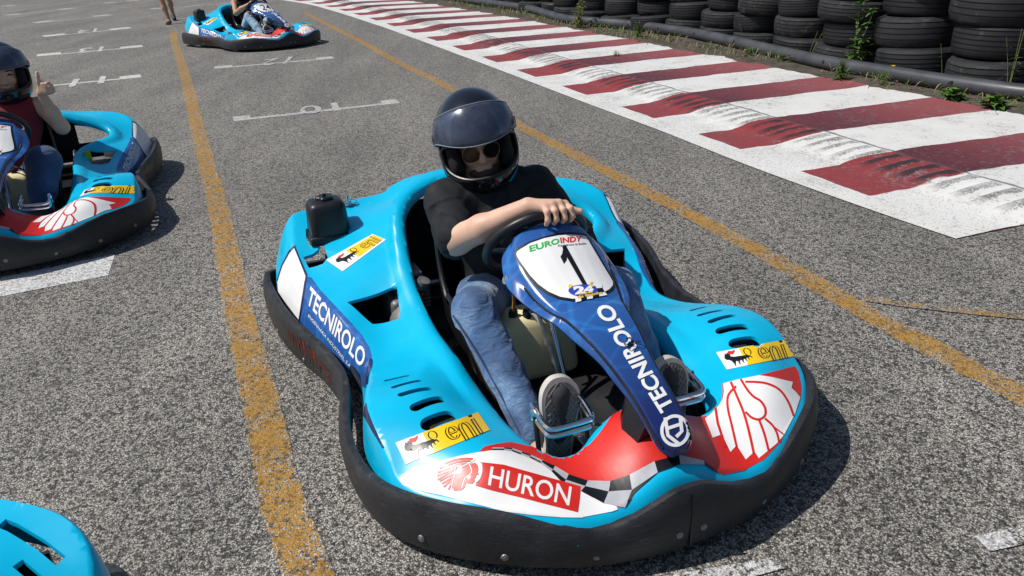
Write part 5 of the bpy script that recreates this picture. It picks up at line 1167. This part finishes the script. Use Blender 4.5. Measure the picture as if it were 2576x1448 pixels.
    if blue:
        for s in (1, -1):
            patch('blue_flash', [(-.13, -.045), (-.09, -.055), (-.045, -.088), (-.02, -.118), (-.04, -.132), (-.08, -.118), (-.12, -.090)] if s > 0 else [(.085, -.055), (.02, -.085), (-.05, -.118), (-.03, -.128), (.03, -.112), (.08, -.09)], HBLUE, (-s, -.9, 0), (s * .5, .46, 0))
        for k in range(5): patch('chin_vent', [(-.03 + k * .014, -.105), (-.022 + k * .014, -.105), (-.022 + k * .014, -.118), (-.03 + k * .014, -.118)], PAD)
    return h
def fingers(base, knuck, bend, rad=(.0105, .0088, .0078, .007), k=.006):
    P = []
    for kn, bd in zip(knuck, bend):
        pts = [Vector(kn)] + [Vector(b) for b in bd]
        P.append(C(tuple(base), tuple(pts[0]), .017, .0125, .012))
        for i in range(len(pts) - 1): P.append(C(tuple(pts[i]), tuple(pts[i + 1]), rad[i], rad[i + 1], k))
    return P
def shoe(parent, heel, toe, nrm, mats=(SHOE, SOLE, SOLER), w=.046):
    """shoe with its sole facing nrm"""
    heel, toe, nrm = Vector(heel), Vector(toe), Vector(nrm).normalized(); L = (toe - heel).length; t = (toe - heel).normalized(); nrm = (nrm - t * nrm.dot(t)).normalized(); s = t.cross(nrm)
    up = -nrm; mid = heel + t * L * .3
    o = sdf_mesh('shoe', [C(tuple(heel + t * .035 + up * .045), tuple(heel + t * L * .45 + up * .040), .038, .040, .03), C(tuple(heel + t * L * .45 + up * .036), tuple(toe - t * .045 + up * .026), .040, .034, .03), C(tuple(heel + t * .05 + up * .05), tuple(heel + t * .06 + up * .11), .038, .042, .03)], .006, mats[0], parent)
    out = [(0, .0), (.012, .028), (.06, .037), (.11, .037), (.16, .047), (.205, .055), (.245, .048), (.268, .024), (.274, 0), (.267, -.026), (.24, -.046), (.2, -.050), (.15, -.042), (.1, -.036), (.05, -.036), (.01, -.026)]
    q = smooth2([(a * L / .272, b) for a, b in out], 3); V2, F2 = tri_poly(q, .012); n = len(V2)
    def crv(a): return .012 * ((a / L - .45) * 2) ** 2 * (1 if a > L * .45 else .3)
    for (lift, sc, mat, nm) in ((0.0, 1.0, mats[2], 'sole_edge'), (.0035, .86, mats[1], 'sole')):
        V = []; th = .022
        for a, b in V2: aa = (a - L / 2) * (sc if sc == 1 else .92) + L / 2; V.append(heel + t * aa + s * b * sc + nrm * (lift - crv(aa)))
        B = resample(q, .012); nb = len(B); F = [tuple(f) for f in F2]; o0 = len(V)
        for a, b in B: aa = (a - L / 2) * (sc if sc == 1 else .92) + L / 2; V.append(heel + t * aa + s * b * sc + nrm * (lift - crv(aa) - (th if sc == 1 else .003)))
        F += [(i, (i + 1) % nb, o0 + (i + 1) % nb, o0 + i) for i in range(nb)]
        so = mesh_obj(nm, V, F, mat, o, True, 40)
        if sc != 1:
            tr = MB()
            for d in range(-6, 20):
                for sg in (1, -1):
                    pts = []
                    for j in range(0, 14):
                        a = d * .017 + j * .011; b = sg * (-.05 + j * .0085)
                        if inside(((a - L / 2) / .92 + L / 2, b / .83), q): pts.append(heel + t * a + s * b + nrm * (lift - crv(a) + .0008))
                    if len(pts) > 2: tr.tube(pts, .0013, 4, 0)
            tr.build('tread', pm('tread_ridge', (.26, .25, .24), .7, var=.1), so)
    return o
def hand_grip(W_, side, r=.0):
    """hand closed on a rim: W_ wrist, side = unit vectors (along rim, over the rim, down the far side), centre on rim"""
    pass
def seated(root, J, mats, res=.0065, helm=None, glasses=False):
    """J: dict of joints in kart-local coordinates"""
    skin, top, trs = mats; g = lambda k: np.array(J[k], float)
    H = Matrix.Translation(J['head']) @ Matrix.Rotation(J.get('yaw', 0), 4, 'Z') @ Matrix.Rotation(J.get('pitch', 0), 4, 'X') @ Matrix.Rotation(J.get('roll', 0), 4, 'Y')
    P = head_prims(H); nk = H @ Vector((0, -.02, -.05))
    P += [C(tuple(nk), J['neck'], .052, .056, .03), C(J['neck'], tuple(g('chest') + (0, .0, .03)), .06, .10, .05), C(J['shR'], J['shL'], .045, .045, .04), C(J['pelvis'], J['chest'], .11, .125, .06)]
    for s in 'RL':
        P += [C(J['sh' + s], J['el' + s], J.get('ua', .043), J.get('ua2', .036), .03), C(J['el' + s], J['fm' + s], J.get('ua2', .036), J.get('fa', .034) + .001, .02), C(J['fm' + s], J['wr' + s], J.get('fa', .034), J.get('wa', .023), .02)]
        P += [C(J['hip' + s], J['kn' + s], .07, .048, .03), C(J['kn' + s], J['an' + s], .048, .034, .02), C(J['an' + s], tuple(g('an' + s) + (0, .05, -.02)), .034, .03, .02)]
        P += J['hand' + s]
    sdf_mesh('body', P, J.get('bres', .0045), skin, root)
    c = J.get('cl', .012)
    T = [C(J['pelvis'], J['chest'], .115 + c, .125 + c, .06), C(tuple(g('shR') * .8 + g('shL') * .2), tuple(g('shL') * .8 + g('shR') * .2), .052 + c, .052 + c, .05), E(tuple((g('chest') + (0, -.0, .03))), (.165, .105, .13), k=.05)]
    if J.get('sleeve', 1) > 0:
        for s in 'RL':
            e = g('sh' + s) + (g('el' + s) - g('sh' + s)) * J['sleeve']; T += [C(J['sh' + s], tuple(e), J.get('ua', .043) + c + .006, J.get('ua2', .036) + c + .006, .04)]
    else:
        for s, o in (('R', 'L'), ('L', 'R')): T += [C(tuple(g('sh' + s) * .85 + g('sh' + o) * .15 + (0, 0, .01)), tuple(g('chest')), .035, .09, .03)]
    def cut(Pp, d):
        nck = np.linalg.norm(Pp - np.array(J['neck']) - np.array([0, .03, .03]), axis=1) - .062
        return np.maximum(d, -nck)
    sdf_mesh('shirt', T, res, top, root, folds(J.get('fold', .0028), 42, (1, 1, 1)), extra=cut)
    B = [E(tuple(g('pelvis') + (0, .0, -.02)), (.175, .13, .105), k=.05)]
    for s in 'RL':
        k_ = g('kn' + s); a_ = g('an' + s); h = k_ + (a_ - k_) * .97
        B += [C(J['hip' + s], J['kn' + s], J.get('th', .088), J.get('kr', .062), .04), C(J['kn' + s], tuple(k_ * .5 + a_ * .5), J.get('kr', .062), J.get('cf', .058), .02), C(tuple(k_ * .5 + a_ * .5), tuple(h), J.get('cf', .058), J.get('hem', .052), .02)]
    sdf_mesh('trousers', B, J.get('tres', res), trs, root, folds(J.get('jfold', .0028), 55, (1, .6, 1)))
    if helm is not None: helmet(root, H @ Matrix.Translation((0, -.002, .012)), helm)
    return H
def add_person(i, label):
    o = empty('person', (KP[i][0], KP[i][1], 0), math.pi + KP[i][2]); return tag(o, label, 'person')
# ---- the man driving kart 1
P1 = add_person(0, 'man in black shirt, jeans and black helmet driving the nearest kart')
hb = (.045, .062, .628)
knk = [(-.056, .094, .628), (-.034, .101, .636), (-.011, .103, .636), (.010, .100, .629)]
bnd = [[(x + dx, .124 + a, .624), (x + dx * 1.6, .131 + a, .602), (x + dx * 1.6, .117, .585)] for (x, y, z), dx, a in zip(knk, (-.004, -.002, .0, .002), (0, .003, .002, -.002))]
hR = fingers(hb, knk, bnd) + [C((.02, .068, .622), (-.052, .080, .614), .016, .013, .012), C((-.052, .080, .614), (-.080, .094, .606), .0125, .0105, .008), C((-.080, .094, .606), (-.100, .106, .603), .0105, .0085, .008)]
lc = Vector((-.150, -.005, .482)); kl = [(-.163, .012, .53), (-.168, .002, .508), (-.170, -.008, .486), (-.168, -.018, .466)]
bl_ = [[(x - .002, y + .026, z + .004), (x + .020, y + .036, z), (x + .032, y + .022, z - .002)] for x, y, z in kl]
hL = place(fingers((-.195, -.045, .49), kl, bl_) + [C((-.19, -.03, .50), (-.150, -.02, .535), .014, .011, .01), C((-.150, -.02, .535), (-.128, .005, .548), .0105, .009, .008)], Matrix.Translation((.03, -.055, -.07)))
J1 = dict(head=(.028, -.405, .710), yaw=-.20, pitch=-.10, roll=.17, neck=(.018, -.385, .585), chest=(.005, -.355, .43), pelvis=(0, -.27, .215), shR=(.168, -.355, .545), shL=(-.165, -.375, .545),
    elR=(.208, -.125, .490), fmR=(.150, -.045, .545), wrR=hb, elL=(-.262, -.20, .345), fmL=(-.22, -.14, .37), wrL=(-.165, -.10, .42), hipR=(.095, -.22, .225), hipL=(-.095, -.22, .225), knR=(.244, .115, .366), knL=(-.215, .12, .345),
    anR=(.198, .440, .125), anL=(-.178, .455, .115), handR=hR, handL=hL, sleeve=.93, ua=.050, ua2=.046, fa=.039, wa=.025, fold=.0065, jfold=.0030, th=.092, kr=.060, cf=.052, hem=.048, bres=.004, tres=.0048)
Hm = seated(P1, J1, (SKIN, SHIRT, JEAN), .006, True)
JS = pm('denim_seam', (.03, .06, .12), .9, var=.2)
MB().tube([(.313, .14, .375), (.283, .25, .30), (.262, .33, .235), (.246, .42, .165), (.240, .445, .145)], .0028, 6, 5).build('trouser_seam', JS, P1)
shoe(P1, (.178, .528, .058), (.152, .508, .325), (0.05, 1, .10)); shoe(P1, (-.168, .545, .050), (-.150, .525, .312), (-.02, 1, .10))
gl = MB(); gf = MB()
for s in (1, -1):
    sh = [(s * (.035 + .028 * math.cos(t) * (1 + .12 * math.cos(t * s + 2))), -.005 + .0245 * math.sin(t) - (.004 if math.sin(t) < 0 else 0)) for t in np.linspace(0, 2 * math.pi, 24, endpoint=False)]
    pts = [Hm @ Vector((x, .103 - .42 * max(0, abs(x) - .01) ** 1.3, z + .006)) for x, z in sh]; o0 = len(gl.v); gl.v += pts; gl.f.append(tuple(range(o0, o0 + 24))); gf.tube(pts, .0008, 6, 1, closed=True)
    gf.tube([Hm @ Vector((s * .058, .094, .012)), Hm @ Vector((s * .072, .05, .010)), Hm @ Vector((s * .078, 0, .008))], .0012, 6, 3)
gf.tube([Hm @ Vector((-.010, .108, .016)), Hm @ Vector((0, .111, .018)), Hm @ Vector((.010, .108, .016))], .0012, 6, 3)
gg = gf.build('sunglasses', GOLD, P1); gl.build('sunglass_lens', LENS, gg)
sdf_mesh('facial_hair', place([E((0, .060, -.080), (.054, .044, .036), k=.02)], Hm), .003, BEARD, P1, lambda P: .0012 * np.sin(P[:, 0] * 900) * np.sin(P[:, 2] * 800))
# ---- the woman driving the kart on the left, thumb up
P2 = add_person(1, 'woman in maroon sleeveless top and black helmet giving a thumbs up')
wr = Vector((-.236, -.215, .628))
kn2 = [(-.262, -.165, .688), (-.272, -.160, .672), (-.276, -.160, .655), (-.275, -.165, .640)]
bd2 = [[(x - .020, y + .012, z + .002), (x - .026, y - .014, z + .002), (x - .012, y - .024, z)] for x, y, z in kn2]
hT = fingers(tuple(wr + Vector((0, .005, .012))), kn2, bd2) + [C((-.238, -.20, .655), (-.243, -.178, .700), .015, .012, .01), C((-.243, -.178, .700), (-.246, -.172, .728), .0115, .010, .006), C((-.246, -.172, .728), (-.247, -.170, .748), .010, .0085, .006)]
J2 = dict(head=(-.058, -.41, .725), yaw=.12, pitch=-.05, roll=.04, neck=(-.04, -.39, .585), chest=(-.02, -.36, .43), pelvis=(0, -.27, .19), shR=(.135, -.36, .535), shL=(-.195, -.375, .545),
    elR=(.24, -.15, .40), fmR=(.21, -.08, .44), wrR=(.175, -.03, .49), elL=(-.285, -.255, .435), fmL=(-.262, -.235, .52), wrL=tuple(wr), hipR=(.10, -.26, .165), hipL=(-.10, -.26, .165), knR=(.16, .12, .34), knL=(-.195, .12, .335),
    anR=(.13, .34, .10), anL=(-.14, .34, .10), handR=fingers((.175, -.03, .49), [(-a[0], a[1], a[2]) for a in kl], [[(-x, y, z) for x, y, z in b] for b in bl_]), handL=hT, sleeve=0, ua=.043, ua2=.038, th=.10, kr=.084, cf=.066, hem=.045, jfold=.0012, fold=.002, cl=.010, bres=.0055)
Hm2 = seated(P2, J2, (SKIN, TANKT, JEAN2), .0075, False)
shoe(P2, (.13, .34, .035), (.12, .56, .10), (0, .3, -1)); shoe(P2, (-.14, .34, .035), (-.13, .56, .10), (0, .3, -1))
ey = MB()
for s in (1, -1): ey.tube([Hm2 @ Vector((s * .022, .093, .008)), Hm2 @ Vector((s * .033, .094, .011)), Hm2 @ Vector((s * .044, .088, .007))], .0032, 6, 3).tube([Hm2 @ Vector((s * .020, .096, .028)), Hm2 @ Vector((s * .034, .096, .033)), Hm2 @ Vector((s * .050, .086, .027))], .0028, 6, 3)
ey.build('eyes', EYE, P2); MB().tube([Hm2 @ Vector((-.022, .094, -.058)), Hm2 @ Vector((0, .101, -.064)), Hm2 @ Vector((.022, .094, -.058))], .004, 8, 4).build('lips', LIP, P2)
# ---- the woman driving kart 24
P3 = add_person(2, 'woman in black top and ripped pale jeans driving the far kart')
J3 = dict(head=(.03, -.38, .735), yaw=-.3, pitch=-.05, roll=0, neck=(.02, -.37, .60), chest=(.005, -.345, .44), pelvis=(0, -.27, .185), shR=(.155, -.34, .555), shL=(-.15, -.36, .555),
    elR=(.235, -.175, .435), fmR=(.19, -.08, .49), wrR=(.115, .01, .545), elL=(-.24, -.18, .42), fmL=(-.21, -.10, .46), wrL=(-.165, -.03, .49), hipR=(.10, -.26, .165), hipL=(-.10, -.26, .165), knR=(.20, .12, .395), knL=(-.19, .13, .38),
    anR=(.165, .42, .13), anL=(-.16, .43, .12), handR=[E((.095, .045, .565), (.026, .03, .03), k=.02), C((.095, .045, .575), (.075, .085, .585), .012, .010, .01), C((.10, .04, .56), (.11, .075, .555), .011, .009, .01)], handL=fingers((-.165, -.03, .49), kl, bl_), sleeve=0, ua=.040, ua2=.034, th=.08, kr=.06, cf=.052, hem=.045, cl=.010, bres=.007)
Hm3 = seated(P3, J3, (SKIN2, BTOP, JEAN3), .009, True)
shoe(P3, (.165, .51, .06), (.15, .50, .30), (0, 1, .1)); shoe(P3, (-.16, .51, .06), (-.15, .50, .30), (0, 1, .1))
for i, (a, b) in enumerate([((.205, .15, .455), .016), ((.197, .19, .41), .011), ((.195, .25, .335), .010), ((.19, .29, .30), .008)]): sdf_mesh('torn_patch', [E(a, (b * 1.6, b * 1.5, b), k=.002)], .004, SKIN2, P3)
# ---- the walker whose lower legs show at the top
fa = gz((427, 60), .0); fbk = gz((437, 45), .04)
P4 = empty('person', (fa.x, fa.y, 0)); tag(P4, 'bare legged person walking behind the far kart, only the shins in view', 'person')
b2 = fbk - fa; b2.z = .06
hp = Vector((b2.x * .5 - .13, b2.y * .5 + .12, .86))
JW = [C((.0, 0, .07), (-.055, .04, .28), .030, .050, .03), C((-.055, .04, .28), (-.085, .06, .46), .050, .048, .03), C((-.085, .06, .46), tuple(hp + Vector((.02, -.09, -.05))), .052, .085, .03),
      C((b2.x, b2.y, .10), (b2.x - .01, b2.y - .01, .30), .030, .050, .03), C((b2.x - .01, b2.y - .01, .30), (b2.x - .03, b2.y - .03, .48), .050, .048, .03), C((b2.x - .03, b2.y - .03, .48), tuple(hp + Vector((.02, .09, -.05))), .052, .085, .03),
      C((0, 0, .05), (.02, -.12, .03), .030, .026, .02), C((b2.x, b2.y, .10), (b2.x + .05, b2.y - .10, .05), .030, .026, .02)]
up_ = hp + Vector((0, 0, .48))
JW += [C(tuple(hp), tuple(up_), .12, .13, .06), C(tuple(up_ + Vector((0, 0, .02))), tuple(up_ + Vector((0, 0, .16))), .05, .05, .03)] + head_prims(Matrix.Translation(up_ + Vector((0, 0, .26))) @ Matrix.Rotation(2.9, 4, 'Z'))
for s in (1, -1): JW += [C(tuple(up_ + Vector((s * .17, 0, -.02))), tuple(up_ + Vector((s * .22, .03, -.30))), .045, .036, .03), C(tuple(up_ + Vector((s * .22, .03, -.30))), tuple(up_ + Vector((s * .20, -.08, -.54))), .036, .025, .02), E(tuple(up_ + Vector((s * .20, -.10, -.60))), (.022, .03, .045), k=.02), C(tuple(up_ + Vector((s * .19, -.10, -.58))), tuple(up_ + Vector((s * .18, -.13, -.63))), .010, .008, .01)]
sdf_mesh('body', JW, .008, SKIN2, P4)
sdf_mesh('shirt', [C(tuple(hp + Vector((0, 0, .08))), tuple(up_), .14, .145, .06), C(tuple(up_ + Vector((-.17, 0, 0))), tuple(up_ + Vector((.17, 0, 0))), .06, .06, .05)], .012, pm('grey_shirt', (.2, .2, .22), .85), P4)
sdf_mesh('shorts', [C(tuple(hp + Vector((0, 0, .05))), tuple(hp + Vector((.01, -.09, -.22))), .13, .10, .05), C(tuple(hp), tuple(hp + Vector((.01, .09, -.22))), .13, .10, .05)], .012, JEAN2, P4)
DSH = pm('dark_shoe', (.025, .024, .024), .6, var=.2)
sdf_mesh('sandal', [C((-.005, .03, .035), (.03, -.17, .028), .036, .036, .02)], .006, pm('strap_sandal', (.12, .095, .08), .7, var=.5, vs=60), P4); sdf_mesh('sandal', [C((b2.x - .01, b2.y + .02, .10), (b2.x + .07, b2.y - .15, .035), .040, .036, .02)], .006, DSH, P4)
